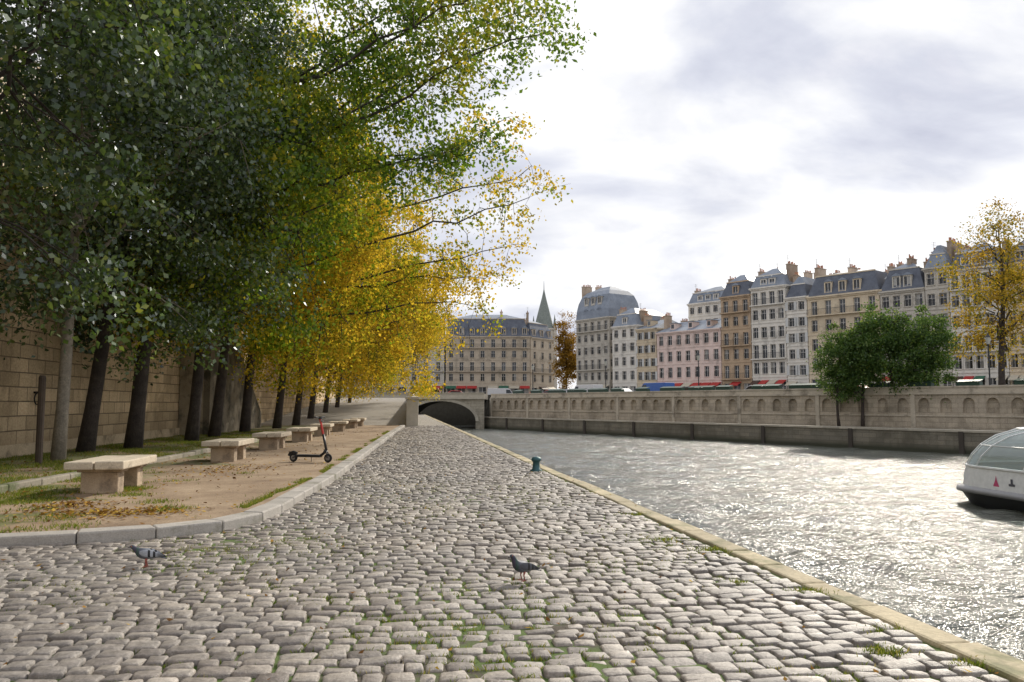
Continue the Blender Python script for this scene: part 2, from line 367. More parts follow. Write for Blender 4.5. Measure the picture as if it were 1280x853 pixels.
ang=RS.normal(0,.045,nS); tiltx=RS.normal(0,.04,nS); tilty=RS.normal(0,.055,nS); hh=RS.normal(.002,.006,nS)+.012*np.sin(cx*1.1+.7)*np.sin(cy*.8)
jit=RS.uniform(-.17,.08,(nS,8,2))
OX=(O[None,:,0]+jit[:,:,0])*hw[:,None]; OY=(O[None,:,1]+jit[:,:,1])*hd[:,None]
def ring(sc,z,zz=.0015):
    X=OX*sc; Y=OY*sc; Xr=X*np.cos(ang)[:,None]-Y*np.sin(ang)[:,None]; Yr=X*np.sin(ang)[:,None]+Y*np.cos(ang)[:,None]
    Z=z+hh[:,None]+X*tiltx[:,None]+Y*tilty[:,None]+RS.uniform(-zz,zz,X.shape)
    return np.stack([Xr+cx[:,None],Yr+cy[:,None],Z],-1)
R0=ring(1.0,-.05);R1=ring(.985,-.008);R2=ring(.85,.001,.003); CC=np.stack([cx,cy,.002+hh],-1)[:,None,:]
V=np.concatenate([R0,R1,R2,CC],1).reshape(-1,3)
fl=[]
for r in (0,8):
    for k in range(8): fl.append((r+k,r+(k+1)%8,r+8+(k+1)%8,r+8+k))
for k in range(0,8,2): fl.append((16+k,16+(k+1)%8,16+(k+2)%8,24))
Fq=(np.array(fl)[None]+ (np.arange(nS)*25)[:,None,None]).reshape(-1,4)
def cobmat():
    m,nt,N,L,b=newmat('cobble_granite')
    tc=N.new('ShaderNodeTexCoord'); v=tc.outputs['Object']; gg=N.new('ShaderNodeNewGeometry')
    r=ramp(N,[(0,(.125,.105,.09)),(.12,(.19,.162,.14)),(.4,(.27,.235,.20)),(.75,(.325,.285,.24)),(.92,(.37,.33,.285)),(1,(.46,.41,.355))]); L.new(gg.outputs['Random Per Island'],r.inputs[0])
    n1=noise(N,L,v,.45,5,.6); n2=noise(N,L,v,22,5,.75); n3=noise(N,L,v,90,2,.7)
    col=mixc(N,L,maprange(N,L,n1.outputs['Fac'],.42,.62,0,.6),r.outputs[0],(.205,.19,.175))
    col=mixc(N,L,.7,col,mixc(N,L,maprange(N,L,n2.outputs['Fac'],.3,.7,0,1),(.17,.17,.17),(.82,.82,.82)),'OVERLAY')
    col=mixc(N,L,maprange(N,L,n3.outputs['Fac'],.60,.7,0,.5),col,(.09,.08,.065))
    L.new(col,b.inputs['Base Color']); b.inputs['Roughness'].default_value=.5
    h=N.new('ShaderNodeMath'); h.operation='MULTIPLY_ADD'; L.new(n3.outputs['Fac'],h.inputs[0]); h.inputs[1].default_value=.35; L.new(n2.outputs['Fac'],h.inputs[2])
    bumpn(N,L,b,h.outputs[0],.9,.016); return m
me=quadmesh('cobblestones',V,Fq,cobmat(),True); link(bpy.data.objects.new('cobblestones',me))

def resample(poly,step):
    P=[Vector((a,b)) for a,b in poly]; out=[P[0].copy()]; 
    seg=[(P[i+1]-P[i]).length for i in range(len(P)-1)]; tot=sum(seg); d=step
    while d<tot:
        s=d;i=0
        while s>seg[i]: s-=seg[i];i+=1
        out.append(P[i].lerp(P[i+1],s/seg[i])); d+=step
    out.append(P[-1].copy()); return out
def kerbstones(name,poly,step,wd,z0,z1,mat,bev=.03,dzr=.006):
    pts=resample(poly,step); g=G()
    nrm=[]
    for i in range(len(pts)):
        d=(pts[min(i+1,len(pts)-1)]-pts[max(i-1,0)]).normalized(); nrm.append(Vector((-d.y,d.x)))
    for i in range(len(pts)-1):
        a,b=pts[i],pts[i+1]; d=(b-a).normalized()*.006; a2,b2=a+d,b-d; na,nb_=nrm[i]*wd,nrm[i+1]*wd
        dz=random.uniform(-dzr,dzr); n0=len(g.V)
        for z in (z0,z1+dz):
            for q in (a2,b2,b2+nb_,a2+na): g.V.append((q.x,q.y,z))
        g.F+=[tuple(n0+k for k in f) for f in [(0,3,2,1),(4,5,6,7),(0,1,5,4),(1,2,6,5),(2,3,7,6),(3,0,4,7)]]
    return g.obj(name,mat,bevel=bev)
M_kerb=stony('kerb_granite',(.29,.27,.24),(.41,.38,.34),2.5,island=.12,c3=(.19,.18,.13),c3t=.54,bscale=60,bump=.7)
kerbstones('granite_kerb',kerb,.85,.30,-.1,.125,M_kerb,.022)
kerbstones('planting_edging',[(-7.6,9.2),(-6.95,14.4),(-6.5,25),(-5.9,56)],1.1,.2,-.1,.22,stony('edging_stone',(.24,.215,.165),(.34,.30,.24),2.5,island=.2,c3=(.12,.14,.06),c3t=.52),.025,.02)
def dirt_mat():
    m,nt,N,L,b=newmat('sandy_earth')
    tc=N.new('ShaderNodeTexCoord'); v=tc.outputs['Object']; sp=N.new('ShaderNodeSeparateXYZ'); L.new(v,sp.inputs[0])
    a=noise(N,L,v,.9,7,.7); c=noise(N,L,v,28,5,.75); gsm=noise(N,L,v,.55,6,.7,.6)
    r=ramp(N,[(.3,(.19,.125,.075)),(.5,(.30,.215,.135)),(.7,(.40,.30,.20))]); L.new(a.outputs['Fac'],r.inputs[0])
    col=mixc(N,L,.6,r.outputs[0],mixc(N,L,maprange(N,L,c.outputs['Fac'],.3,.7,0,1),(.25,.25,.25),(.75,.75,.75)),'OVERLAY')
    xm=maprange(N,L,sp.outputs[0],-3.6,-7.0,-.16,.11)
    s=N.new('ShaderNodeMath'); s.operation='ADD'; L.new(gsm.outputs['Fac'],s.inputs[0]); L.new(xm,s.inputs[1])
    f=maprange(N,L,s.outputs[0],.5,.60,0,.8); col=mixc(N,L,f,col,mixc(N,L,c.outputs['Fac'],(.045,.07,.01),(.15,.19,.035)))
    L.new(col,b.inputs['Base Color']); b.inputs['Roughness'].default_value=.95; bumpn(N,L,b,c.outputs['Fac'],.6,.03); return m
kin=[(px-.1,py+.1) for px,py in kerb]
sheet('earth_path',kin+[(-11.9,57),(-11.9,8.3)],.10,dirt_mat())

g=G(); 
g.quad((-11.5,55,.0),(-.75,57,.0),(-.75,110,STREET+.1),(-11.5,110,STREET+.1)); g.quad((-11.5,110,STREET+.1),(-.75,110,STREET+.1),(-.75,118,STREET+.1),(-11.5,118,STREET+.1))
g.obj('cobbled_ramp',M_cobf)
def slab(g,x0,x1,y0,y1,zb0,zb1,zt0,zt1):
    n0=len(g.V); g.V+=[(x0,y0,zb0),(x1,y0,zb0),(x1,y1,zb1),(x0,y1,zb1),(x0,y0,zt0),(x1,y0,zt0),(x1,y1,zt1),(x0,y1,zt1)]
    g.F+=[tuple(n0+k for k in f) for f in [(0,3,2,1),(4,5,6,7),(0,1,5,4),(1,2,6,5),(2,3,7,6),(3,0,4,7)]]
g=G()
slab(g,-.75,-.3,58.6,118,-.1,-.1,1.35,3.3)
rw=G(); slab(rw,-.85,-.2,58.6,118,1.35,3.3,1.5,3.45)
rw.box(-.95,-.1,57.6,58.6,-.1,1.9); rw.box(-1.03,-.02,57.5,58.7,1.9,2.1)
wall_e=empty('ramp_parapet_wall'); g.obj('wall_body',stony('ramp_wall_stone',(.38,.35,.29),(.48,.44,.36),c3=(.24,.22,.18)),wall_e); rw.obj('coping_and_pier',stony('ramp_coping_stone',(.44,.41,.34),(.54,.5,.42)),wall_e,bevel=.03)

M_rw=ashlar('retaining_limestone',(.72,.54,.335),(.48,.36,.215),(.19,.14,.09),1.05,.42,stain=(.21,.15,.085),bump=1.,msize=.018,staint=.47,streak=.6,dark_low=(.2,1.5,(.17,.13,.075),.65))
rwl=empty('retaining_wall',(-11.5,-30,0),math.pi/2)
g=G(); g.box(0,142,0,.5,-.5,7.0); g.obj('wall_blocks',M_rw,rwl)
g=G(); g.box(0,142,-.12,.55,7.0,7.2); g.box(0,142,.05,.4,7.2,8.0); g.box(0,142,-.02,.5,8.0,8.15); g.box(0,142,-.10,.05,-.1,.45)
g.obj('wall_parapet',stony('wall_parapet_stone',(.40,.31,.20),(.52,.41,.27),c3=(.22,.17,.105),c3t=.50),rwl)
M_iron=simple('dark_iron',(.03,.028,.026),.5,.6)
def torus(g,c,R,r,axis='x',n=18,m=6):
    n0=len(g.V)
    for i in range(n):
        a=2*math.pi*i/n
        for j in range(m):
            b=2*math.pi*j/m; rr=R+r*math.cos(b); p=(r*math.sin(b),rr*math.cos(a),rr*math.sin(a))
            if axis=='y': p=(p[1],p[0],p[2])
            if axis=='z': p=(p[1],p[2],p[0])
            g.V.append((c[0]+p[0],c[1]+p[1],c[2]+p[2]))
    for i in range(n):
        for j in range(m): g.F.append((n0+i*m+j,n0+((i+1)%n)*m+j,n0+((i+1)%n)*m+(j+1)%m,n0+i*m+(j+1)%m))
for yy in (25.5,34,42,49.5):
    g=G(); torus(g,(-11.40,yy,1.75),.17,.022,'x'); g.tube([(-11.6,yy,1.94),(-11.3,yy,1.94)],[.035,.035],8); g.obj('mooring_ring',M_iron)
g=G(); ns=44
for i in range(ns):
    y0=40+i*.29; g.box(-11.47,-10.35,y0,y0+.289,0.05,7.0*(1-i/ns)+.02)
st=empty('stone_staircase'); g.obj('steps',stony('stair_stone',(.28,.23,.16),(.38,.32,.23),c3=(.13,.11,.08),c3t=.5),st)
g=G(); slab(g,-10.35,-10.05,40,52.8,.05,.05,8.0,1.0); g.obj('stair_side_wall',stony('stair_wall_stone',(.13,.105,.075),(.2,.17,.12),c3=(.05,.045,.03),c3t=.48),st)
g=G(); g.lathe((-9.42,21.3,.05),[(.085,0),(.085,2.2),(.065,2.26)],10); g.obj('wooden_post',stony('post_wood',(.05,.035,.025),(.09,.065,.045),bscale=50))

# ------------------------------------------------------------ benches
M_bench=stony('bench_stone',(.46,.39,.29),(.60,.52,.40),3,island=.06,c3=(.28,.24,.175),c3t=.54,bscale=45,bump=.7)
M_bench2=stony('bench_plinth_stone',(.38,.29,.195),(.50,.39,.27),3,c3=(.22,.17,.12),c3t=.52,bscale=45,bump=.8)
def bench(x,y,r):
    e=empty('stone_bench',(x,y,.09),r)
    g=G(); g.box(-.47,-.012,-.9,.9,.42,.55); g.box(.012,.47,-.9,.9,.42,.56); g.obj('seat_slabs',M_bench,e,bevel=.022)
    for i,yy in enumerate((-.62,.36)):
        g=G(); g.box(-.3,.3,yy,yy+.3,0,.36); g.box(-.36,.36,yy-.02,yy+.32,.36,.419); g.obj('plinth_%d'%(i+1),M_bench2,e,bevel=.018)
    return e
for i,(x,y) in enumerate([(-5.35,14.9),(-5.05,22.2),(-4.9,27.7),(-4.7,33.2),(-4.6,39),(-4.4,44.8),(-4.2,50.5),(-4.1,55)]):
    bench(x,y,random.uniform(-.03,.03))

# ------------------------------------------------------------ trees
def leaves_quads(cen,size,rs,droop=.5):
    n=len(cen); a=rs.normal(0,1,(n,3)); a[:,2]-=droop; a/=np.linalg.norm(a,axis=1)[:,None]
    t=rs.normal(0,1,(n,3)); b=np.cross(a,t); b/=np.linalg.norm(b,axis=1)[:,None]; nn=np.cross(a,b)
    s=size*rs.uniform(.6,1.25,n)[:,None]
    V=np.stack([cen-a*s*.5,cen+b*s*.36+nn*s*.08-a*s*.08,cen+a*s*.55,cen-b*s*.36+nn*s*.08-a*s*.08],1).reshape(-1,3)
    F=np.arange(n*4).reshape(-1,4); return V,F
def make_tree(tag,seed,cc,cr,height,lean,r0,nclump,nleaf,lsize,bark,zclear=3.2,extra=[],sig=.5,gaps=.18,nlimb=13,flat=1.,exd=(.12,.4),exn=2):
    rs=np.random.RandomState(seed); rn=random.Random(seed); g=G()
    cc=np.array(cc,float); cr=np.array(cr,float)
    def trunk(t):
        z=height*.9*t; return np.array([lean*z+ (cc[0]-lean*cc[2])*max(0,t-.3)*.6, .25*math.sin(t*5+seed), z])
    ts=np.linspace(0,1,12); tp=[trunk(t) for t in ts]; rad=[r0*(1.22 if i==0 else 1)*(1-t)**.8+.03 for i,t in enumerate(ts)]
    g.tube(tp,rad,10)
    samples=[(p,r) for p,r in zip(tp[4:],rad[4:])]
    ends=[]
    for i in range(nlimb):
        t=.28+.65*i/nlimb; p=trunk(t); a=i*2.4+rn.uniform(-.4,.4)
        k=rn.uniform(.6,.85); tgt=cc+cr*np.array([math.cos(a)*k,math.sin(a)*k,-.45+1.2*(i/nlimb)+rn.uniform(-.1,.2)])*np.array([1,1,.8])
        ends.append((p,tgt,r0*.42*(1-t*.6)))
    for (zt,tgt) in extra: ends.append((trunk(zt/(height*.9)),np.array(tgt,float),r0*.30))
    for p,tgt,r in ends:
        mid=(p+tgt)/2+np.array([rn.uniform(-.5,.5),rn.uniform(-.5,.5),rn.uniform(.3,1.0)])
        pts=[]
        wob=rs.normal(0,.2,3)
        for i_,s in enumerate(np.linspace(0,1,13)):
            q=(1-s)**2*p+2*s*(1-s)*mid+s*s*tgt; wob=wob*.6+rs.normal(0,.16,3); q=q+wob*(s>0); pts.append(q)
        rr=[r*(1-s)**.9+.014 for s in np.linspace(0,1,13)]
        g.tube(pts,rr,6); samples+=list(zip(pts[2:],rr[2:]))
    SP=np.array([s[0] for s in samples])
    d=rs.normal(0,1,(nclump*3,3)); d/=np.linalg.norm(d,axis=1)[:,None]; rad_=rs.uniform(0,1,nclump*3)**.42
    lump=1+.2*np.sin(d[:,0]*5+seed)*np.cos(d[:,2]*6+seed*2)+.14*np.sin(d[:,1]*9+seed)
    Pc=cc+d*(rad_*lump)[:,None]*cr
    hole=np.sin(Pc[:,0]*1.3+seed)*np.sin(Pc[:,1]*1.1+seed*.7)*np.sin(Pc[:,2]*1.2+seed*1.3)
    Pc=Pc[(hole<1-gaps*3.2)&(Pc[:,2]>zclear)][:nclump]
    ex=[]
    for (zt,tgt) in extra:
        p=trunk(zt/(height*.9)); tgt=np.array(tgt,float)
        for s in np.linspace(.45,1.03,11):
            q=p*(1-s)+tgt*s; q[2]+=(1-(2*s-1)**2)*.3; 
            for _ in range(exn): ex.append(q+rs.normal(0,1,3)*np.array([.6,.8,.65]))
    L_=[]
    def twig(c,dens,sg):
        i=np.argmin(((SP-c)**2).sum(1)); a=SP[i]; ra=min(samples[i][1]*.6,.045)
        m=(a+c)/2+np.array([0,0,.18])+rs.normal(0,.1,3)
        g.tube([a,m,c],[ra,ra*.6,.008],4,False)
        q=c+rs.normal(0,sg*.8,3); g.tube([m,(m+q)/2+rs.normal(0,.05,3),q],[.012,.009,.004],3,False)
        k=int(nleaf*dens)
        L_.append(c+rs.normal(0,1,(k,3))*np.array([sg,sg,sg*.75*flat])+np.array([0,0,-.1]))
    for c in Pc: twig(c,rs.uniform(.3,1.55),sig*rs.uniform(.65,1.2))
    for c in ex: twig(c,rs.uniform(*exd),.34)
    cen=np.concatenate(L_); V,F=leaves_quads(cen,lsize,rs)
    lm=quadmesh(tag+'_leaves',V,F,None); lm.materials.append(None)
    wm=bpy.data.meshes.new(tag+'_wood'); wm.from_pydata([tuple(v) for v in g.V],[],g.F); wm.materials.append(bark); wm.shade_smooth(); wm.update()
    return wm,lm
def place_tree(name,pair,leafm,x,y,z,rz=0,sc=1.,bark=None,sz=None):
    e=empty(name,(x,y,z),rz); e.scale=(sc,sc,sz or sc)
    a=bpy.data.objects.new('trunk_and_limbs',pair[0]); link(a,e)
    b=bpy.data.objects.new('crown_leaves',pair[1]); link(b,e)
    b.material_slots[0].link='OBJECT'; b.material_slots[0].material=leafm
    if bark: a.material_slots[0].link='OBJECT'; a.material_slots[0].material=bark
    return e
M_bark=stony('dark_bark',(.03,.023,.019),(.075,.058,.047),4,bump=1.,bscale=18,dist=.05)
M_bark2=stony('pale_bark',(.20,.175,.14),(.32,.28,.22),4,bump=.8,bscale=18,dist=.04,c3=(.11,.10,.075),c3t=.55)
LD=leafmat('leaves_dark_green',[(0,(.02,.038,.013)),(.5,(.04,.074,.018)),(.85,(.075,.12,.028)),(1,(.15,.19,.06))],.32,.07,[(0,(.04,.075,.014)),(.6,(.09,.155,.022)),(1,(.2,.22,.04))],.4,.48,.62)
LG=leafmat('leaves_green',[(0,(.05,.10,.014)),(.5,(.10,.18,.022)),(.9,(.17,.25,.035)),(1,(.38,.33,.04))],.46,.02,[(0,(.13,.19,.018)),(.6,(.26,.29,.025)),(1,(.5,.38,.04))],.35,.47,.61)
LM=leafmat('leaves_light_green',[(0,(.08,.14,.015)),(.5,(.15,.24,.025)),(.85,(.28,.30,.035)),(1,(.5,.38,.04))],.5,.0,[(0,(.22,.21,.02)),(.5,(.38,.33,.03)),(1,(.58,.40,.05))],.35,.47,.60)
LQ=leafmat('leaves_mid_green',[(0,(.04,.08,.022)),(.5,(.075,.14,.032)),(.9,(.12,.19,.05)),(1,(.2,.24,.06))],.4,.02)
LP=leafmat('leaves_turning',[(0,(.10,.12,.02)),(.4,(.22,.19,.03)),(.75,(.40,.28,.04)),(1,(.52,.36,.06))],.42,.0,[(0,(.14,.09,.02)),(.6,(.32,.21,.035)),(1,(.48,.32,.05))],.35,.46,.58)
LGY=leafmat('leaves_green_yellow',[(0,(.10,.16,.018)),(.4,(.20,.25,.03)),(.7,(.38,.33,.035)),(1,(.58,.40,.05))],.48,.0,[(0,(.28,.21,.025)),(.5,(.50,.35,.04)),(1,(.66,.46,.07))],.35,.45,.58)
LY=leafmat('leaves_yellow',[(0,(.20,.17,.02)),(.3,(.42,.28,.03)),(.7,(.58,.38,.045)),(1,(.28,.28,.035))],.46,.0,[(0,(.11,.15,.02)),(.6,(.28,.28,.035)),(1,(.52,.35,.05))],.3,.48,.62)
LB=leafmat('leaves_brown',[(0,(.12,.065,.017)),(.5,(.26,.15,.03)),(1,(.40,.24,.045))],.3)
TN=make_tree('tn',14,(1.4,0,10.5),(4.2,5.0,7.2),17,.045,.13,190,230,.135,M_bark,2.6,sig=.5,gaps=.22)
TA=make_tree('ta',3,(2.3,0,10),(5.3,5.2,7.4),17,.10,.22,210,220,.15,M_bark,2.8,gaps=.22)
TB=make_tree('tb',8,(2.0,0,10),(5.0,5.4,7.2),17,.11,.21,200,220,.15,M_bark,2.9,gaps=.22)
TC=make_tree('tc',21,(2.8,0,10.3),(5.4,5.,7.4),17,.10,.22,200,210,.155,M_bark,2.9,extra=[(7.5,(13.4,-1.5,13.6)),(8.5,(13.6,1.5,16.2)),(6.5,(11.2,-.5,10.6)),(9,(12.4,-2,15.2)),(8,(10.5,0,9.6)),(9.5,(10.0,.5,16.5)),(9,(13.6,0,18.0)),(8.4,(9.2,-1.5,12))],exd=(.15,.55),exn=3,gaps=.24)
TD=make_tree('td',33,(3.4,0,10),(6.2,5.,7.8),18,.11,.21,180,160,.165,M_bark,2.7,extra=[(6,(14.2,-2,10.5)),(5.5,(13.2,0,8.4)),(7,(14.4,1,12.5)),(7,(12.6,-1,14.2)),(6,(12.0,1,7.2)),(5,(11.4,1,5.8))],gaps=.24,exd=(.12,.42))
TE=make_tree('te',45,(4.3,0,9.6),(7.0,5.4,7.6),17,.10,.21,210,150,.19,M_bark,2.2,gaps=.22)
TR=make_tree('tr',52,(0,0,6.7),(2.1,2.2,4.7),11,.0,.13,95,170,.2,M_bark,2.5,nlimb=9,sig=.42)
TR2=make_tree('tr2',57,(0.2,0,6.4),(2.3,2.3,4.3),11,.02,.13,95,170,.2,M_bark,2.5,nlimb=9,sig=.42)
TYW=make_tree('tyw',64,(0,0,10.8),(5.0,5.0,8.6),18.5,.0,.30,170,75,.23,M_bark,2.8,gaps=.24,nlimb=18,sig=.6)
TBR=make_tree('tbr',71,(0,0,11),(3.0,3.2,9.5),20,.0,.25,130,120,.35,M_bark,2.0,nlimb=12,sig=.6)
row=[(-9.3,15.2,TN,LD),(-9.46,22.2,TN,LD),(-9.6,28.2,TC,LG),(-9.2,33.4,TB,LM),(-9.3,37.6,TD,LGY),(-9.2,43.8,TA,LGY),(-8.8,50.5,TE,LY),(-8.7,57.5,TE,LY),(-8.6,65,TE,LY),(-8.5,73.5,TE,LGY),(-8.4,83,TE,LY),(-8.3,94,TE,LY)]
for i,(x,y,T,Lm) in enumerate(row):
    place_tree('riverside_tree',T,Lm,x,y,.05,random.uniform(-.12,.12) if T in (TC,TD) else random.uniform(-.4,.4),random.uniform(.97,1.04),bark=M_bark2 if i==1 else None)
place_tree('riverside_tree',TA,LD,-10.4,26.6,.05,.5,.95)
def W(u,y): return C((u-640)/1000*y,y)
for (u,yy,T,s,r_) in [(1048,76,TR2,.88,.5),(1078,75.5,TR,1.02,2.2),(1117,73.5,TR,1.06,4.),(1160,71.5,TR2,.98,1.2)]:
    x,y=W(u,yy); place_tree('quayside_tree',T,LQ,x,y,-.5,r_,s)
x,y=W(1256,78); place_tree('autumn_plane_tree',TYW,LP,x,y,STREET,1.0,1.0)
x,y=W(708,193); place_tree('autumn_tree',TBR,LB,x,y,STREET,2.6,1.0)
x,y=W(1335,80); place_tree('autumn_plane_tree',TYW,LP,x,y,STREET,2.8,.9)

rs=RS
def grass(name,px,py,pz,h,mat,wd=.006):
    n=len(px); a=rs.uniform(0,6.28,n); hgt=h*rs.uniform(.4,1.3,n); lx=rs.normal(0,.45,n)*hgt; ly=rs.normal(0,.45,n)*hgt
    bx=np.cos(a)*wd; by=np.sin(a)*wd
    V=np.stack([np.stack([px-bx,py-by,pz],-1),np.stack([px+bx,py+by,pz],-1),np.stack([px+bx*.6+lx*.5,py+by*.6+ly*.5,pz+hgt*.6],-1),np.stack([px+lx,py+ly,pz+hgt],-1)],1).reshape(-1,3)
    me=quadmesh(name,V,np.arange(n*4).reshape(-1,4),mat); link(bpy.data.objects.new(name,me))
M_grass=leafmat('grass_blades',[(0,(.07,.105,.015)),(.6,(.15,.20,.035)),(.85,(.24,.24,.07)),(1,(.36,.29,.12))],.35)
def fn(x,y): return np.sin(x*1.7+1)*np.sin(y*1.1+.5)+.6*np.sin(x*3.9+y*2.3)+.5*np.sin(y*5.1-x*2.7)
px=rs.uniform(-11.3,-6.75,80000); py=9.5+36*rs.uniform(0,1,80000)**1.5; k=fn(px,py)+rs.normal(0,.35,len(px))>.0; px,py=px[k],py[k]
grass('grass',px,py,np.full(len(px),.10),.07,M_grass)
px=rs.uniform(-6.9,-2.6,70000); py=rs.uniform(9.9,19,70000); k=(fn(px,py)-(px+5.4)*.75-(py-13.5)*.12+rs.normal(0,.45,len(px))>.35)&(~inpoly(px,py,[(-20,5)]+[(a-.3,b+.3) for a,b in kerb]+[(30,57),(30,5)])); px,py=px[k],py[k]
grass('grass',px,py,np.full(len(px),.10),.042,M_grass)
py=rs.uniform(11.5,45,16000); px=np.interp(py,[11,17.4,46.6],[-2.2,-1.74,-1.25])-.33-np.abs(rs.normal(0,.09,16000)); k=fn(px*2,py*.7)>.1
grass('grass',px[k],py[k],np.full(k.sum(),.10),.035,M_grass)
idx=rs.randint(0,nS,26000); idx=idx[(cy[idx]<18)]; px=cx[idx]+rs.uniform(-.5,.5,len(idx))*cw[idx]; py=cy[idx]+cdp[idx]*.5
k=fn(px*.9,py*1.1)+rs.normal(0,.5,len(px))>.1; px,py=px[k],py[k]; px=np.repeat(px,9)+rs.normal(0,.03,len(px)*9); py=np.repeat(py,9)+rs.normal(0,.007,len(py)*9)
grass('joint_weeds',px,py,np.full(len(px),-.024),.036,M_grass,.004)
tx=[];ty=[]
for (yy,nn,s,o) in [(5.45,260,.05,.42),(5.0,260,.05,.7),(6.6,380,.07,.38),(7.0,120,.04,.8),(8.6,260,.07,.4),(9.3,130,.06,.7),(11.5,160,.07,.4),(4.7,200,.05,.35),(14.3,100,.08,.4),(19,100,.09,.4)]:
    tx.append(float(edgeX(np.array(yy)))-o+rs.normal(0,s,nn)*1.3); ty.append(yy+rs.normal(0,s,nn))
tx=np.concatenate(tx);ty=np.concatenate(ty); grass('grass_tufts',tx,ty,np.full(len(tx),-.01),.04,M_grass,.005)
M_litter=leafmat('fallen_leaves',[(0,(.10,.05,.02)),(.4,(.22,.11,.03)),(.7,(.36,.21,.05)),(1,(.5,.35,.07))],.1)
def litter(name,px,py,pz,size):
    n=len(px); cen=np.stack([px,py,pz+rs.uniform(.006,.03,n)],-1); a=rs.uniform(0,6.28,n)
    A_=np.stack([np.cos(a),np.sin(a),rs.normal(0,.25,n)],-1); B_=np.stack([-np.sin(a),np.cos(a),rs.normal(0,.25,n)],-1); s=(size*rs.uniform(.6,1.3,n))[:,None]
    V=np.stack([cen-A_*s*.5,cen-B_*s*.35,cen+A_*s*.5+np.array([0,0,.01]),cen+B_*s*.35],1).reshape(-1,3)
    me=quadmesh(name,V,np.arange(n*4).reshape(-1,4),M_litter); link(bpy.data.objects.new(name,me))
px=rs.uniform(-11.2,-1.9,4200); py=9.5+40*rs.uniform(0,1,4200)**1.3; k=inpoly(px,py,[(a-.35,b+.35) for a,b in kerb]+[(-12,57),(-12,8)])&(rs.uniform(0,1,4200)<np.clip((-px-1)/6,.2,1)); px,py=px[k],py[k]
q1=rs.normal(0,1,(520,2))*np.array([.55,.28])+np.array([-4.2,11.7]); q2=rs.normal(0,1,(200,2))*np.array([.3,.3])+np.array([-5.0,12.6]); q3=rs.normal(0,1,(250,2))*np.array([.5,.9])+np.array([-4.4,19])
px=np.concatenate([px,q1[:,0],q2[:,0],q3[:,0]]);py=np.concatenate([py,q1[:,1],q2[:,1],q3[:,1]])
litter('fallen_leaves',px,py,np.full(len(px),.10),.07)
px=rs.uniform(-7,3.4,800); py=2.5+30*rs.uniform(0,1,800)**1.3; k=~inpoly(px,py,dirtpoly); litter('fallen_leaves',px[k],py[k],np.full(k.sum(),.008),.045)

# ------------------------------------------------------------ buildings
def glassmat():
    m,nt,N,L,b=newmat('window_glass'); g_=N.new('ShaderNodeNewGeometry'); r=ramp(N,[(0,(.015,.018,.022)),(.5,(.04,.045,.055)),(.75,(.12,.125,.13)),(.92,(.34,.33,.3))]); r.color_ramp.interpolation='CONSTANT'
    L.new(g_.outputs['Random Per Island'],r.inputs[0]); L.new(r.outputs[0],b.inputs['Base Color']); b.inputs['Roughness'].default_value=.12; return m
M_gl=glassmat(); M_fr=simple('window_frame_paint',(.6,.58,.54),.5); M_rail=simple('balcony_iron',(.02,.022,.025),.5)
M_zinc=stony('zinc_roof',(.15,.175,.215),(.25,.285,.335),.7,.5,.2,8,island=.15); M_slate=stony('slate_roof',(.065,.075,.10),(.125,.14,.17),1.0,.6,.3,10)
M_brick=stony('chimney_render',(.34,.25,.18),(.50,.40,.30),.8,island=.35,c3=(.22,.13,.09)); M_pot=stony('clay_pots',(.36,.15,.085),(.44,.22,.13),island=.25)
def wallmat(name,c): return stony(name,tuple(k*.80 for k in c),c,.6,.88,.25,6,c3=tuple(k*.55 for k in c),c3t=.53,dist=.03)
WC={'cream':wallmat('limestone_cream',(.72,.60,.43)),'white':wallmat('render_white',(.80,.75,.66)),'grey':wallmat('limestone_grey',(.58,.535,.455)),'pink':wallmat('render_pink',(.82,.65,.57)),'ochre':wallmat('render_ochre',(.66,.52,.34)),'tan':wallmat('stone_tan',(.54,.40,.265)),'hauss':wallmat('haussmann_stone',(.55,.465,.355))}
AWN=[simple('awning_red',(.4,.03,.025),.7),simple('awning_green',(.03,.12,.07),.7),simple('awning_cream',(.5,.45,.35),.7),simple('shopfront_wood',(.07,.04,.03),.5)]
M_shut=simple('shutter_paint',(.6,.6,.57),.6)
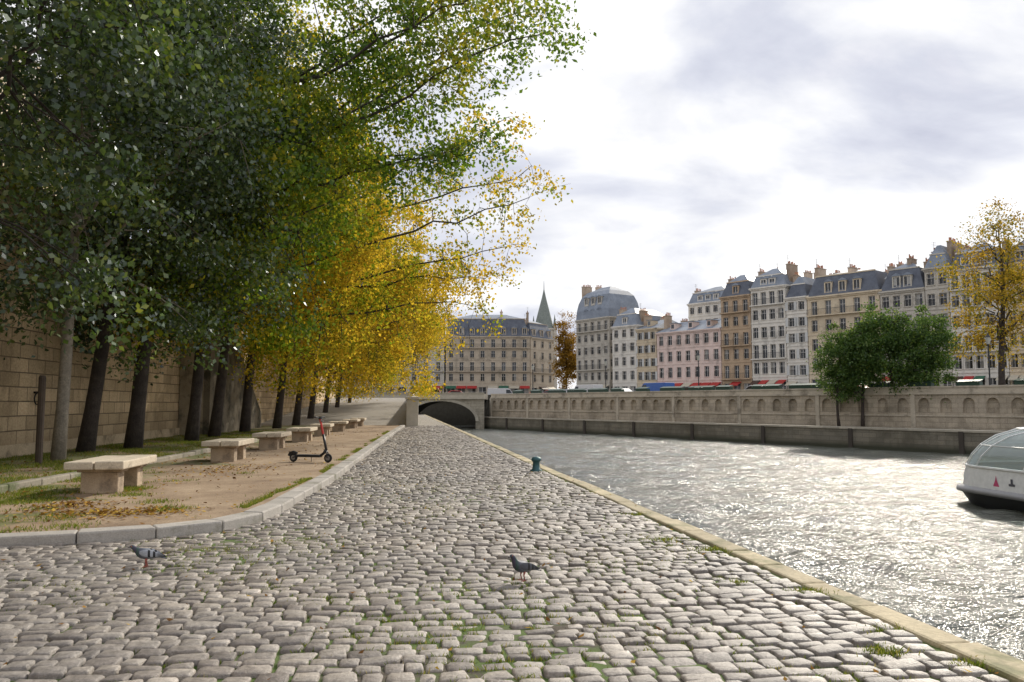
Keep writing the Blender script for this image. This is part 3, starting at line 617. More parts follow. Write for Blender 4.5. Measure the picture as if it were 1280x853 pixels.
def facade(P,T,Wd,z0,gh,fh,nf,bays,shut=False,balc=(),shops=True,ww=1.05,trim=True,detail=True):
    cw_=Wd/bays
    Q=lambda part,a,b,c,d: P[part].quad(T(*a),T(*b),T(*c),T(*d))
    z=z0
    for f in range(nf+1):
        h=gh if f==0 else fh
        for i in range(bays):
            xa=i*cw_; xb=xa+cw_; xc=(xa+xb)/2
            if f==0: w2=cw_*.36 if shops else ww/2; zb=z+.25; zt=z+h*.78
            else: w2=min(ww/2,cw_*.34); zb=z+ (.12 if f in balc else .55); zt=z+h*(.82-.02*f)
            d=.28
            Q('wall',(xa,0,z),(xb,0,z),(xb,0,zb),(xa,0,zb)); Q('wall',(xa,0,zt),(xb,0,zt),(xb,0,z+h),(xa,0,z+h))
            Q('wall',(xa,0,zb),(xc-w2,0,zb),(xc-w2,0,zt),(xa,0,zt)); Q('wall',(xc+w2,0,zb),(xb,0,zb),(xb,0,zt),(xc+w2,0,zt))
            for s in (-1,1): Q('wall',(xc+s*w2,0,zb),(xc+s*w2,d,zb),(xc+s*w2,d,zt),(xc+s*w2,0,zt))
            Q('wall',(xc-w2,0,zt),(xc+w2,0,zt),(xc+w2,d,zt),(xc-w2,d,zt)); Q('wall',(xc-w2,0,zb),(xc+w2,0,zb),(xc+w2,d,zb),(xc-w2,d,zb))
            for s in (0,1):
                Q('glass',(xc-w2+s*w2,d,zb),(xc+s*w2,d,zb),(xc+s*w2,d,zt),(xc-w2+s*w2,d,zt))
            fb=lambda a,b,c,e: P['frame'].box(a,b,d-.07,d-.01,c,e,T)
            fb(xc-.045,xc+.045,zb,zt); fb(xc-w2,xc-w2+.08,zb,zt); fb(xc+w2-.08,xc+w2,zb,zt); fb(xc-w2+.08,xc-.045,zt-.09,zt-.001); fb(xc+.045,xc+w2-.08,zt-.09,zt-.001); fb(xc-w2+.08,xc-.045,zb+(zt-zb)*.62,zb+(zt-zb)*.62+.06); fb(xc+.045,xc+w2-.08,zb+(zt-zb)*.62,zb+(zt-zb)*.62+.06)
            if f>0:
                if trim:
                    P['trim'].box(xc-w2-.16,xc-w2-.0,-.05,.05,zb,zt+.12,T); P['trim'].box(xc+w2+.0,xc+w2+.16,-.05,.05,zb,zt+.12,T); P['trim'].box(xc-w2,xc+w2,-.07,.05,zt+.002,zt+.2,T)
                if shut and random.random()<.85:
                    for s in (-1,1):
                        a,b=sorted((xc+s*(w2+.04),xc+s*(w2+.04+w2*.9))); P['shutter'].box(a,b,-.11,-.055,zb,zt,T)
                if f in balc: pass
                elif detail:
                    P['trim'].box(xc-w2-.1,xc+w2+.1,-.14,.05,zb-.12,zb-.002,T)
                    P['rail'].box(xc-w2,xc+w2,-.03,.0,zb+.85,zb+.9,T)
                    for k in range(6): P['rail'].box(xc-w2+(k+.5)*w2/3-.012,xc-w2+(k+.5)*w2/3+.012,-.03,-.005,zb,zb+.85,T)
            else:
                if shops and random.random()<.5:
                    A_=P['awn%d'%random.choice([0,0,1,2,3])]; n0=len(A_.V); pts=[(xa+.1,-.02,zt+.3),(xb-.1,-.02,zt+.3),(xb-.1,-1.3,zt-.35),(xa+.1,-1.3,zt-.35)]
                    A_.V+=[T(*q) for q in pts]+[T(q[0],q[1],q[2]-.08) for q in pts]; A_.F+=[tuple(n0+k for k in f_) for f_ in [(0,1,2,3),(7,6,5,4),(0,4,5,1),(1,5,6,2),(2,6,7,3),(3,7,4,0)]]
        if f in balc:
            P['trim'].box(.05,Wd-.05,-.65,.05,z-.14,z+.04,T); P['rail'].box(.08,Wd-.08,-.62,-.58,z+.95,z+1.0,T)
            kk=int(Wd/.22)
            for k in range(kk): P['rail'].box(.1+k*.22,.125+k*.22,-.61,-.59,z+.04,z+.95,T)
        else: P['trim'].box(0,Wd,-.10,.05,z-.1,z+.1,T) if f>0 else None
        z+=h
    P['trim'].box(-.05,Wd+.05,-.4,.05,z-.22,z+.02,T); P['trim'].box(0,Wd,-.2,.05,z-.45,z-.222,T)
    return z
def building(name,p0,p1,D,nf,fh,gh,bays,wc,roof='mansard',rm=None,rh=3.,rh2=1.4,sb=3,z0=STREET,shut=False,balc=(),chim=2,raw=False,dorm=True,rm2=None):
    fh*=.97; rh*=.93
    if not raw: p0=C(*p0);p1=C(*p1)
    rz=math.atan2(p1[1]-p0[1],p1[0]-p0[0]); Wd=math.hypot(p1[0]-p0[0],p1[1]-p0[1])
    E=empty(name,(p0[0],p0[1],z0),rz); P={k:G() for k in ['wall','glass','frame','trim','shutter','rail','roof','roof2','chim','pots','awn0','awn1','awn2','awn3']}
    rm=rm or M_slate
    H=facade(P,lambda x,y,z:(x,y,z),Wd,0,gh,fh,nf,bays,shut,balc)
    facade(P,lambda x,y,z:(y,D-x,z),D,0,gh,fh,nf,sb,False,(),False,trim=False)
    facade(P,lambda x,y,z:(Wd-y,x,z),D,0,gh,fh,nf,sb,False,(),False,trim=False,detail=False)
    P['wall'].quad((0,D,0),(Wd,D,0),(Wd,D,H),(0,D,H))
    def rect(i,z): return [(i,i,z),(Wd-i,i,z),(Wd-i,D-i,z),(i,D-i,z)]
    def loft(g_,a,b):
        for k in range(len(a)): g_.quad(a[k],a[(k+1)%len(a)],b[(k+1)%len(a)],b[k])
    if roof in('mansard','dome'):
        if roof=='dome':
            ins=1.4; prof=[(-.02,0),(.10,.28*rh),(.40,.55*rh),(.95,.78*rh),(1.8,.93*rh),(2.8,rh)]
        else:
            ins=min(rh*.33,1.6); prof=[(-.02,0),(ins,rh)]
        rr=[rect(a,H+b) for a,b in prof]
        for a,b in zip(rr[:-1],rr[1:]): loft(P['roof'],a,b)
        i2=min(Wd,D)*.42; r2=rect(i2,H+rh+rh2); loft(P['roof2'],rr[-1],r2); P['roof2'].quad(*r2)
        if roof=='mansard': P['trim'].box(ins-.12,Wd-ins+.12,ins-.1,ins+.1,H+rh-.08,H+rh+.12)
        if dorm:
          for lvl in range(2 if roof=='dome' else 1):
           for side in range(2):
            T=(lambda x,y,z:(x,y,z)) if side==0 else (lambda x,y,z:(y,D-x,z)); LL=Wd if side==0 else D; nb_=bays if side==0 else sb
            for i in range(nb_):
                xc=(i+.5)*LL/nb_
                if xc<1.2 or xc>LL-1.2: continue
                hw_=.62; zt=H+min(rh*.72,2.2)+lvl*rh*.42; zb=H+.15+lvl*rh*.42; yb=ins*.95+.3+lvl*.5; o=lvl*.1
                if roof=='dome': zt-=.3
                P['trim'].box(xc-hw_,xc-hw_+.16,.12+o,yb,zb,zt,T);P['trim'].box(xc+hw_-.16,xc+hw_,.12+o,yb,zb,zt,T);P['trim'].box(xc-hw_+.16,xc+hw_-.16,.14+o,yb,zt-.2,zt,T);P['trim'].box(xc-hw_+.16,xc+hw_-.16,.14+o,yb,zb,zb+.4,T)
                P['glass'].quad(T(xc-hw_+.16,.25+o,zb+.4),T(xc,.25+o,zb+.4),T(xc,.25+o,zt-.2),T(xc-hw_+.16,.25+o,zt-.2)); P['glass'].quad(T(xc,.25+o,zb+.4),T(xc+hw_-.16,.25+o,zb+.4),T(xc+hw_-.16,.25+o,zt-.2),T(xc,.25+o,zt-.2))
                P['frame'].box(xc-.04,xc+.04,.18+o,.24+o,zb+.4,zt-.2,T)
                a=[(xc-hw_-.12,.0+o,zt),(xc+hw_+.12,.0+o,zt),(xc,.0+o,zt+.42)]; b=[(q[0],yb+.4,q[2]) for q in a]
                g_=P['roof2']; n0=len(g_.V); g_.V+=[T(*q) for q in a+b]; g_.F+=[tuple(n0+k for k in f) for f in [(0,1,2),(5,4,3),(0,3,4,1),(1,4,5,2),(2,5,3,0)]]
        top=H+rh+rh2*.6
    elif roof=='pitched':
        r0=[(-.3,-.4,H),(Wd+.3,-.4,H),(Wd+.3,D+.4,H),(-.3,D+.4,H)]; a=(1.2,D/2,H+rh); b=(Wd-1.2,D/2,H+rh)
        P['roof'].quad(r0[0],r0[1],b,a);P['roof'].quad(r0[2],r0[3],a,b);P['roof'].tri(r0[1],r0[2],b);P['roof'].tri(r0[3],r0[0],a); top=H+rh
        for i in range(1,bays,2):
            xc=(i+.5)*Wd/bays; P['trim'].box(xc-.5,xc+.5,.9,3,H+.5,H+1.7); P['glass'].quad((xc-.35,.89,H+.7),(xc+.35,.89,H+.7),(xc+.35,.89,H+1.5),(xc-.35,.89,H+1.5)); P['roof2'].box(xc-.62,xc+.62,.75,3.4,H+1.7,H+1.8)
    cs=[.25,Wd-.85,Wd*.5][:chim] if chim<=3 else [.25+k*(Wd-1.1)/(chim-1) for k in range(chim)]
    for x in cs:
        for (ya,yb) in ((D*.16,D*.16+random.uniform(1.4,2.8)),(D*.6,D*.6+2.)):
            if random.random()<.1: continue
            zt=top+random.uniform(-.3,1.1); P['chim'].box(x,x+.6,ya,yb,H-.5,zt); P['chim'].box(x-.08,x+.68,ya-.08,yb+.08,zt,zt+.12)
            k=ya+.25
            while k<yb-.15: P['pots'].lathe((x+.3,k,zt+.12),[(.12,0),(.10,.25),(.11,random.uniform(.3,.65))],8); k+=random.uniform(.34,.6)
            if random.random()<.3:
                P['rail'].box(x+.285,x+.315,ya+.1,ya+.13,zt,zt+1.6); 
                for q in range(3): P['rail'].box(x-.05,x+.65,ya+.1,ya+.12,zt+1.0+q*.24,zt+1.02+q*.24)
    nm={'wall':('walls',WC[wc]),'glass':('window_panes',M_gl),'frame':('window_frames',M_fr),'trim':('cornices_and_trim',WC[wc]),'shutter':('shutters',M_shut),'rail':('balcony_rails_and_aerials',M_rail),'roof':('roof_slopes',rm),'roof2':('roof_top',M_zinc),'chim':('chimneys',M_brick),'pots':('chimney_pots',M_pot)}
    for i in range(4): nm['awn%d'%i]=('awning_%d'%i,AWN[i])
    for k,g_ in P.items():
        if g_.V: g_.obj(nm[k][0],nm[k][1],E)
    return E
def LT(t): return (17+55*t,168-64*t)
def tu(u): k=(u-640)/1000; return (168*k-17)/(55+64*k)
def seg(u0,u1): return LT(tu(u0)),LT(tu(u1))
def bld(u0,u1,D,nf,fh,gh,bays,wc,back=0,**k):
    a,b=seg(u0,u1); nx,ny=.758,.652
    a=(a[0]+nx*back,a[1]+ny*back); b=(b[0]+nx*back,b[1]+ny*back)
    return building('apartment_building',a,b,D,nf,fh,gh,bays,wc,**k)
building('domed_corner_building',(14.2,176),(20.4,167),9,5,2.85,3.8,5,'grey',roof='dome',rm=M_zinc,rh=7.0,rh2=.6,sb=5,balc=(2,5),chim=1)
bld(766,796,12,4,2.95,3.6,3,'white',rh=2.6,rm=M_zinc,chim=2)
bld(796.5,821,12,4,2.75,3.4,3,'cream',roof='pitched',rh=2.4,chim=1,rm=M_zinc,shut=True)
bld(822,902,12,3,3.2,3.7,7,'pink',roof='pitched',rh=2.6,chim=2,shut=False,rm=M_zinc)
bld(800,850,12,6,2.85,3.8,5,'white',back=16,rh=2.4,chim=3,rm=M_zinc)
bld(850.5,915,12,6,2.8,3.6,5,'grey',back=17,rh=2.4,chim=4,balc=(5,))
bld(903,940,13,5,3.05,3.7,3,'tan',rh=2.8,balc=(1,3,5),chim=2)
bld(941,984,13,5,3.2,3.9,4,'white',rh=2.2,rm=M_zinc,balc=(2,5),chim=2)
bld(985,1011,13,5,2.8,3.5,2,'white',rh=2.4,chim=1,shut=True)
bld(1012,1103,14,4,3.25,4.2,5,'cream',rh=3.6,rh2=1.0,chim=3,balc=(4,))
bld(1104,1160,14,4,3.2,4.0,4,'grey',rh=3.6,rh2=1.0,chim=3)
bld(1161,1191,14,5,3.15,3.9,2,'grey',rh=2.2,rm=M_zinc,chim=2,balc=(2,))
bld(1192,1262,14,5,3.05,3.7,5,'white',rh=2.6,chim=3,balc=(2,5))
bld(1263,1330,14,5,3.05,3.7,5,'cream',rh=2.6,chim=3)
bld(1331,1430,14,5,3.1,3.7,6,'grey',rh=2.6,chim=3)
bld(925,1010,12,6,2.8,3.8,5,'grey',back=17,rh=2.2,chim=4)
bld(1020,1100,12,6,2.75,3.6,5,'cream',back=18,rh=2.2,chim=4,rm=M_zinc)
bld(1115,1200,12,6,2.8,3.6,5,'ochre',back=18,rh=2.2,chim=4,rm=M_zinc)
building('haussmann_building',(-17,205),(4.6,205),15,4,3.1,4.6,8,'hauss',rh=5.0,rh2=1.6,sb=4,balc=(2,4),chim=4)
building('haussmann_building',(4.8,205.3),(11.2,214),13,4,3.1,4.4,3,'hauss',rh=4.2,rh2=1.2,sb=4,balc=(2,),chim=1)
building('haussmann_building',(-42,204),(-17.4,205),15,4,3.1,4.6,8,'grey',rh=4.6,rh2=1.6,sb=4,balc=(2,),chim=4)
building('haussmann_building',(-70,200),(-42.6,204),15,4,3.1,4.6,8,'cream',rh=4.6,rh2=1.6,sb=4,balc=(2,),chim=4)
building('apartment_building',(-30,2),(-30,26),14,5,3.2,4.2,8,'cream',z0=6.5,raw=True,sb=4,balc=(2,))
building('apartment_building',(-30,26.3),(-30,50),14,5,3.2,4.2,8,'white',z0=6.5,raw=True,sb=4,balc=(2,))
building('apartment_building',(-30,50.3),(-30,76),14,5,3.2,4.2,8,'cream',z0=6.5,raw=True,sb=4)
x,y=C(10.4,258); ch=empty('church_spire',(x,y,STREET),.1)
g=G(); g.box(-2.9,2.9,-2.9,2.9,0,23)
for s in (-1,1):
    for t in (-1,1): g.box(s*2.9-.45,s*2.9+.45,t*2.9-.45,t*2.9+.45,0,24.0)
g.box(-3.3,3.3,-3.3,3.3,23,23.5); g.obj('tower',WC['grey'],ch)
g=G()
for s in (-1,1):
    for t in (-1.,1.): 
        g.box(t-.5,t+.5,s*2.92-.03,s*2.92+.03,17,21.8); g.box(s*2.92-.03,s*2.92+.03,t-.5,t+.5,17,21.8)
g.obj('belfry_openings',simple('belfry_dark',(.03,.03,.03),.9),ch)
g=G(); g.lathe((0,0,23.5),[(3.6,0),(3.0,1.6),(1.7,6.5),(.7,10.2),(.14,12.8),(.06,15.6)],8); 
for s in (-1,1):
    for t in (-1,1): g.lathe((s*2.8,t*2.8,24),[(.6,0),(.38,1.6),(.04,4)],6)
g.obj('spire_roof',stony('spire_slate',(.15,.175,.16),(.24,.265,.24)),ch)

M_lg=simple('lantern_glass',(.5,.5,.45),.2)
def lamp(x,y,z):
    e=empty('street_lamp',(x,y,z)); g=G(); g.lathe((0,0,0),[(.16,0),(.14,.5),(.07,.8),(.05,4.2),(.08,4.3),(.04,4.4)],10); g.obj('post',M_rail,e)
    g=G(); g.lathe((0,0,4.4),[(.12,0),(.22,.5),(.1,.62)],8); g.obj('lantern_glass',M_lg,e)
    g=G(); g.lathe((0,0,5.02),[(.24,0),(.1,.16),(.03,.3)],8); g.obj('lantern_cap',M_rail,e)
wx=lambda s,o: tuple((UB-ud*s+n*o))
for s in (8,24,40,56,72): lamp(*C(*wx(s,2.0)),STREET)
M_tyre=simple('tyre_rubber',(.02,.02,.02),.8); M_cg=simple('car_glass',(.02,.025,.03),.08)
def car(x,y,rz,col,van=False):
    e=empty('delivery_van' if van else 'parked_car',(x,y,STREET),rz); pm=simple('car_paint',col,.3)
    if van: prof=[(-2.5,.35),(2.5,.35),(2.55,.9),(2.1,1.15),(1.6,1.95),(1.3,2.1),(-2.45,2.1),(-2.5,1.5)]; gl=[(1.95,1.2),(1.55,1.85),(.9,1.85),(.9,1.2)]; Wc=.95
    else: prof=[(-2.1,.35),(2.1,.35),(2.15,.7),(1.95,.88),(1.05,1.0),(.45,1.42),(-1.0,1.47),(-1.75,1.05),(-2.1,.95)]; gl=[(.95,1.0),(.42,1.36),(-.95,1.40),(-1.55,1.04)]; Wc=.85
    g=G(); k=len(prof); g.V=[(a,-Wc,b) for a,b in prof]+[(a,Wc,b) for a,b in prof]; g.F=[tuple(range(k)),tuple(range(2*k-1,k-1,-1))]+[(i,i+k,(i+1)%k+k,(i+1)%k) for i in range(k)]
    g.obj('body',pm,e,bevel=.06)
    g=G()
    for s in (-1,1):
        n0=len(g.V); g.V+=[(a,s*(Wc+.012),b) for a,b in gl]; g.F.append(tuple(n0+i for i in range(4)))
    g.obj('side_windows',M_cg,e)
    g=G()
    for wxx in (-1.3,1.35):
        for s in (-1,1):
            g.tube([(wxx,s*(Wc-.2),.33),(wxx,s*(Wc+.03),.33)],[.33,.33],14)
    g.obj('wheels',M_tyre,e)
for (s,o,col,v) in [(6,7,(.5,.03,.03),False),(13,8,(.6,.6,.6),True),(21,7,(.55,.55,.55),False),(27,8,(.04,.12,.4),True),(34,7,(.08,.08,.09),False),(44,7,(.5,.5,.52),False),(55,8,(.45,.05,.04),False)]:
    x,y=C(*wx(s,o)); car(x,y,math.atan2(ud[1],ud[0])-PSI,col,v)
for (xx,yy,col,v) in [(-9,132,(.5,.03,.03),False),(-14,134,(.35,.03,.03),True),(-2,146,(.6,.6,.6),True),(4.5,152,(.5,.04,.03),False),(9.5,153,(.6,.6,.62),True)]:
    x,y=C(xx,yy); car(x,y,-PSI+.05,col,v)

# ------------------------------------------------------------ tour boat
bo=C(20.0,33.0); bt=empty('tour_boat',(bo[0],bo[1],0),-PSI+.10)
def outline(hw_,end,n=10,Ln=24.):
    pts=[]
    for k in range(-n,n+1):
        a=math.pi/2*k/n; pts.append((hw_*math.sin(a), -end-2.2+2.2*math.cos(a)))
    m=18
    left=[(-hw_,-end-2.2-(Ln-2.2-end)*k/m) for k in range(m,0,-1)]
    right=[(hw_,-end-2.2-(Ln-2.2-end)*k/m) for k in range(1,m+1)]
    return left+pts+right
def loftlev(name,levels,mat,smooth=True,closeTop=False):
    g=G(); rows=[]
    for hw_,end,z in levels:
        n0=len(g.V); o=outline(hw_,end); g.V+=[(a,b,z) for a,b in o]; rows.append((n0,len(o)))
    for (a,c),(b,_) in zip(rows[:-1],rows[1:]):
        for k in range(c-1): g.F.append((a+k,a+k+1,b+k+1,b+k))
        g.F.append((a+c-1,a,b,b+c-1))
    if closeTop: g.F.append(tuple(rows[-1][0]+k for k in range(rows[-1][1])))
    return g.obj(name,mat,bt,smooth=smooth)
M_white=simple('boat_white_paint',(.8,.81,.8),.3); M_dark=simple('boat_black_hull',(.018,.02,.022),.4)
loftlev('hull',[(2.3,.9,-3.0),(2.75,.3,-2.2),(2.95,.05,-1.75)],M_dark)
loftlev('rubbing_strake',[(2.95,.05,-1.75),(3.08,-.08,-1.72),(3.08,-.08,-1.58),(2.9,.1,-1.5)],simple('boat_strake',(.3,.3,.31),.5))
loftlev('side_band',[(2.9,.1,-1.5),(2.88,.15,-1.1),(2.84,.25,-.75)],M_white)
def bglass():
    m,nt,N,L,b=newmat('canopy_glass'); b.inputs['Base Color'].default_value=(.5,.58,.57,1); b.inputs['Roughness'].default_value=.04; b.inputs['Specular IOR Level'].default_value=.9
    t=N.new('ShaderNodeBsdfTransparent'); t.inputs[0].default_value=(.8,.9,.88,1); ms=N.new('ShaderNodeMixShader'); ms.inputs[0].default_value=.5
    L.new(b.outputs[0],ms.inputs[1]); L.new(t.outputs[0],ms.inputs[2]); L.new(ms.outputs[0],N['Material Output'].inputs[0]); return m
canopy=[(2.84,.25,-.75),(2.78,.5,-.35),(2.6,.85,.05),(2.25,1.3,.4),(1.7,1.9,.66)]
loftlev('glass_canopy',canopy,bglass())
loftlev('roof_panel',[(1.7,1.9,.66),(1.0,2.6,.80),(.2,3.4,.84)],M_white,True,True)
g=G(); outs=[[(a,b,z) for a,b in outline(h,e_)] for h,e_,z in canopy]
for k in range(0,len(outs[0]),2): g.tube([o[k] for o in outs],[.035]*len(outs),5)
for i in (0,4): g.tube(outs[i],[.05]*len(outs[i]),5)
g.tube(outs[2],[.022]*len(outs[2]),5)
g.obj('canopy_frames',M_white,bt)
g=G(); g.V=[(-2.6,-23,-1.1),(2.6,-23,-1.1),(2.6,-2.5,-1.1),(-2.6,-2.5,-1.1)]; g.F=[(0,1,2,3)]; g.obj('deck_floor',simple('boat_deck',(.3,.3,.3),.7),bt)
g=G()
for r in range(11):
    for s in (-1.9,-.95,.95,1.9): g.box(s-.4,s+.4,-4.5-r*1.6,-4.1-r*1.6,-1.1,-.65); g.box(s-.4,s+.4,-4.6-r*1.6,-4.5-r*1.6,-.9,-.2)
g.obj('seats',simple('boat_seats',(.25,.07,.06),.7),bt,bevel=.03)
for i,(cc_,yy) in enumerate([((.6,.08,.2),-3.4),((.1,.1,.12),-4.2),((.55,.1,.1),-5.0),((.15,.4,.15),-5.8),((.6,.08,.2),-6.7),((.1,.1,.1),-7.5)]):
    g=G(); xx=-2.895
    if i%2==0:
        g.V=[(xx,yy,-1.38),(xx,yy-.32,-1.38),(xx,yy-.2,-1.15),(xx,yy-.16,-.98),(xx,yy-.12,-1.15)]; g.F=[(0,1,2,3,4)]
    else: g.box(xx-.004,xx,yy-.3,yy,-1.3,-1.22); g.box(xx-.004,xx,yy-.2,yy-.1,-1.22,-1.05)
    g.obj('emblem_%d'%(i+1),simple('emblem_paint',cc_,.5),bt)

# ------------------------------------------------------------ bollard, scooter
be=empty('mooring_bollard',(2.78,19.1,0)); M_bol=simple('bollard_paint',(.035,.10,.11),.45,.3)
g=G(); g.lathe((0,0,-.03),[(.15,0),(.15,.05),(.09,.08),(.08,.24),(.11,.27),(.125,.30),(.11,.34),(.05,.37)],20); g.obj('bollard_body',M_bol,be,smooth=True)
g=G()
for k in range(6):
    a=k*math.pi/3; g.lathe((.125*math.cos(a),.125*math.sin(a),.018),[(.014,0),(.014,.018)],6)
g.obj('base_bolts',M_iron,be)
se=empty('kick_scooter',(-2.75,21.2,.10),-PSI-.25)
M_blk=simple('scooter_black',(.02,.02,.022),.4); M_red=simple('scooter_red',(.5,.03,.02),.4); M_gry=simple('scooter_grey',(.3,.3,.31),.35,.6)
g=G(); g.box(-.42,.26,-.085,.085,.13,.19); g.obj('deck',M_blk,se,bevel=.02)
g=G(); g.box(-.38,.2,-.075,.075,.191,.197); g.obj('deck_grip',simple('grip_tape',(.05,.05,.05),.95),se)
for nm_,xx in (('rear_wheel',-.52),('front_wheel',.46)):
    g=G(); torus(g,(xx,0,.115),.085,.03,'y',24,8); g.obj(nm_,M_tyre,se,smooth=True)
    g=G(); g.tube([(xx,-.03,.115),(xx,.03,.115)],[.06,.06],16); g.obj(nm_+'_hub',M_gry,se)
g=G(); g.tube([(.24,0,.165),(.34,0,.24),(.40,0,.34)],[.035,.035,.035],10); g.tube([(.40,0,.34),(.43,.05,.24),(.46,.05,.115)],[.02,.018,.014],8); g.tube([(.40,0,.34),(.43,-.05,.24),(.46,-.05,.115)],[.02,.018,.014],8); g.tube([(-.40,.05,.16),(-.52,.05,.115)],[.016,.012],8); g.tube([(-.40,-.05,.16),(-.52,-.05,.115)],[.016,.012],8); g.obj('neck_and_forks',M_blk,se,smooth=True)
g=G(); g.tube([(.41,0,.30),(.31,0,.72)],[.033,.031],12); g.obj('lower_stem',M_blk,se,smooth=True)
g=G(); g.tube([(.31,0,.72),(.215,0,1.12)],[.029,.027],12); g.obj('upper_stem',M_red,se)
g=G(); g.tube([(.20,-.24,1.16),(.215,-.08,1.14),(.215,.08,1.14),(.20,.24,1.16)],[.015]*4,8); g.tube([(.20,-.25,1.16),(.202,-.13,1.152)],[.022,.022],8); g.tube([(.20,.25,1.16),(.202,.13,1.152)],[.022,.022],8); g.tube([(.215,.1,1.14),(.28,.2,1.13)],[.006,.006],6); g.box(.19,.25,-.04,.04,1.10,1.17); g.obj('handlebar',M_blk,se)
g=G(); g.tube([(.24,0,1.06),(.30,0,1.055)],[.028,.024],12); g.obj('headlight',M_gry,se)
g=G(); g.tube([(-.66,0,.16),(-.62,0,.23),(-.52,0,.255),(-.42,0,.22)],[.03,.038,.04,.036],8); g.obj('rear_mudguard',M_blk,se)
g=G(); g.tube([(-.05,.08,.14),(-.12,.2,.0)],[.01,.01],6); g.obj('kickstand',M_gry,se)

# ------------------------------------------------------------ pigeons
def pigmat():
    m,nt,N,L,b=newmat('pigeon_plumage'); tc=N.new('ShaderNodeTexCoord'); sp=N.new('ShaderNodeSeparateXYZ'); L.new(tc.outputs['Object'],sp.inputs[0])
    f=maprange(N,L,sp.outputs[0],-.18,.13,0,1)
    r=ramp(N,[(0,(.015,.017,.022)),(.12,(.06,.068,.085)),(.2,(.12,.135,.16)),(.6,(.13,.145,.17)),(.76,(.07,.075,.10)),(.84,(.03,.07,.055)),(.9,(.045,.035,.065)),(.97,(.045,.052,.07))]); L.new(f,r.inputs[0])
    n_=noise(N,L,tc.outputs['Object'],90,4); col=mixc(N,L,.5,r.outputs[0],n_.outputs['Fac'],'OVERLAY'); L.new(col,b.inputs['Base Color']); b.inputs['Roughness'].default_value=.6; bumpn(N,L,b,n_.outputs['Fac'],.4,.004); return m
def wingmat(base):
    m,nt,N,L,b=newmat('pigeon_wing'); tc=N.new('ShaderNodeTexCoord'); sp=N.new('ShaderNodeSeparateXYZ'); L.new(tc.outputs['Object'],sp.inputs[0])
    f=maprange(N,L,sp.outputs[0],-.16,.07,0,1); d=(.012,.013,.016)
    r=ramp(N,[(0,d),(.22,tuple(k*.35 for k in base)),(.34,tuple(k*.9 for k in base)),(.36,d),(.43,d),(.45,base),(.53,base),(.55,d),(.62,d),(.64,base),(1,tuple(k*.8 for k in base))]); L.new(f,r.inputs[0])
    n_=noise(N,L,tc.outputs['Object'],70,4); col=mixc(N,L,.5,r.outputs[0],n_.outputs['Fac'],'OVERLAY'); L.new(col,b.inputs['Base Color']); b.inputs['Roughness'].default_value=.6; bumpn(N,L,b,n_.outputs['Fac'],.4,.004); return m
PM=pigmat()
def loftrings(secs,n=16):
    g=G(); m=len(secs)
    for i,(x,z,ry,rz_,yo) in enumerate(secs):
        a=secs[max(i-1,0)]; b=secs[min(i+1,m-1)]; dx,dz=b[0]-a[0],b[1]-a[1]; l=math.hypot(dx,dz); nx_,nz_=-dz/l,dx/l
        for k in range(n):
            t=2*math.pi*k/n; g.V.append((x+nx_*rz_*math.sin(t),yo+ry*math.cos(t),z+nz_*rz_*math.sin(t)))
    for i in range(m-1):
        for k in range(n): g.F.append((i*n+k,i*n+(k+1)%n,(i+1)*n+(k+1)%n,(i+1)*n+k))
    g.F.append(tuple(range(n))); g.F.append(tuple(range((m-1)*n,m*n))[::-1]); return g
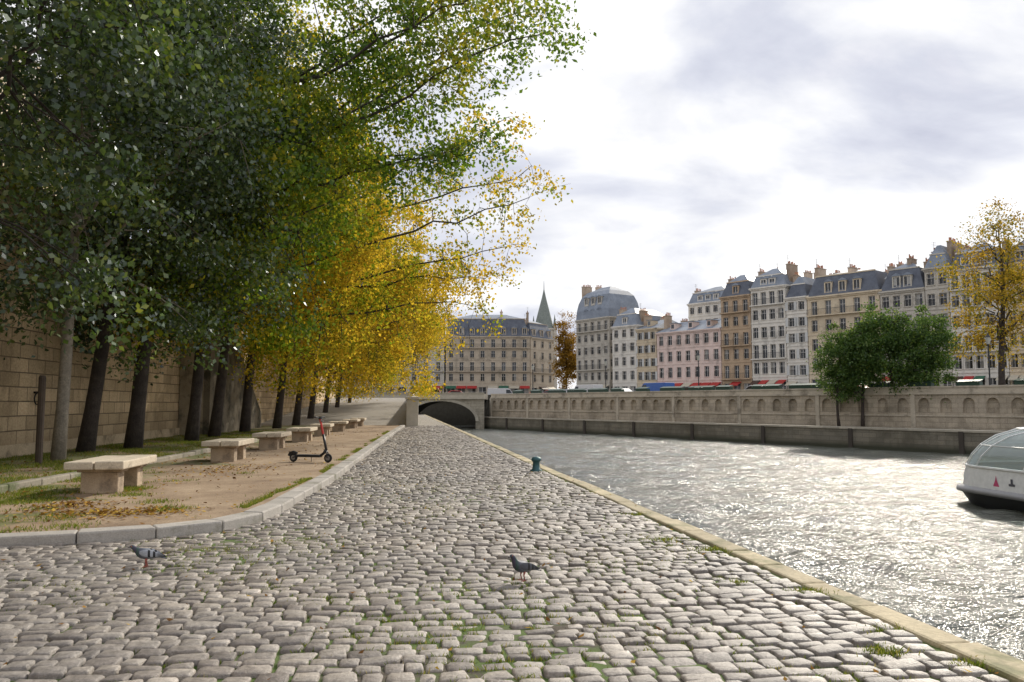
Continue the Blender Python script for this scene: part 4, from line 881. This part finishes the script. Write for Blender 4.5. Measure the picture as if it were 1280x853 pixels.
def pigeon(x,y,rz,wm,headlow=0.,sc=1.):
    e=empty('pigeon',(x,y,.008),rz); e.scale=(sc,sc,sc); h=headlow
    g=loftrings([(-.175,.070,.026,.004,0),(-.13,.084,.026,.007,0),(-.09,.098,.028,.018,0),(-.055,.108,.042,.036,0),(-.01,.115,.053,.050,0),(.035,.124,.052,.052,0),(.065,.142-h*.2,.042,.045,0),(.083,.168-h*.5,.028,.030,0),(.092+h*.4,.192-h*.8,.020,.022,0),(.102+h*.6,.212-h,.0195,.021,0),(.116+h*.6,.222-h,.0175,.018,0),(.128+h*.6,.2195-h,.010,.010,0),(.133+h*.6,.217-h,.006,.006,0)])
    o=g.obj('body',PM,e,smooth=True)
    md=o.modifiers.new('sub','SUBSURF'); md.levels=md.render_levels=1
    for s in (-1,1):
        g=loftrings([(-.165,.088,.003,.004,s*.012),(-.12,.102,.006,.014,s*.026),(-.07,.118,.009,.028,s*.040),(-.02,.128,.011,.036,s*.049),(.03,.134,.010,.032,s*.047),(.06,.138,.004,.014,s*.038)],12)
        o=g.obj('wing',wm,e,smooth=True); md=o.modifiers.new('sub','SUBSURF'); md.levels=md.render_levels=1
        g=G(); g.tube([(.0,s*.025,.085),(.008,s*.025,.05),(-.002,s*.027,.006)],[.012,.0055,.0045],8)
        for a in (-.5,0,.5): g.tube([(-.002,s*.027,.006),(.018*math.cos(a)+.0,s*.027+.02*math.sin(a),.005),(.034*math.cos(a),s*.027+.036*math.sin(a),.001)],[.004,.0035,.0015],6)
        g.tube([(-.002,s*.027,.006),(-.02,s*.027,.001)],[.0035,.0015],6); g.obj('leg',simple('pigeon_leg',(.30,.08,.06),.6),e,smooth=True)
        g=G(); g.lathe((0,0,0),[(.001,-.004),(.0035,-.002),(.0042,0),(.0035,.002),(.001,.004)],8); o=g.obj('eye',simple('pigeon_eye',(.5,.12,.02),.2),e,smooth=True); o.location=(.116+h*.6,s*.0165,.224-h)
    g=G(); g.tube([(.131+h*.6,0,.217-h),(.145+h*.6,0,.212-h),(.152+h*.6,0,.206-h)],[.0062,.004,.001],8); g.obj('beak',simple('pigeon_beak',(.05,.045,.045),.5),e,smooth=True)
    g=G(); g.lathe((.138+h*.6,0,.2185-h),[(.002,-.002),(.0045,0),(.002,.003)],8); g.obj('cere',simple('pigeon_cere',(.6,.58,.55),.6),e)
x,y=C(-3.58,7.98); pigeon(x,y,math.pi-PSI+.25,wingmat((.34,.36,.40)),.03,1.05)
x,y=C(.10,7.36); pigeon(x,y,math.pi-PSI+.55,wingmat((.08,.085,.10)),0,1.05)
print('stones',nS)
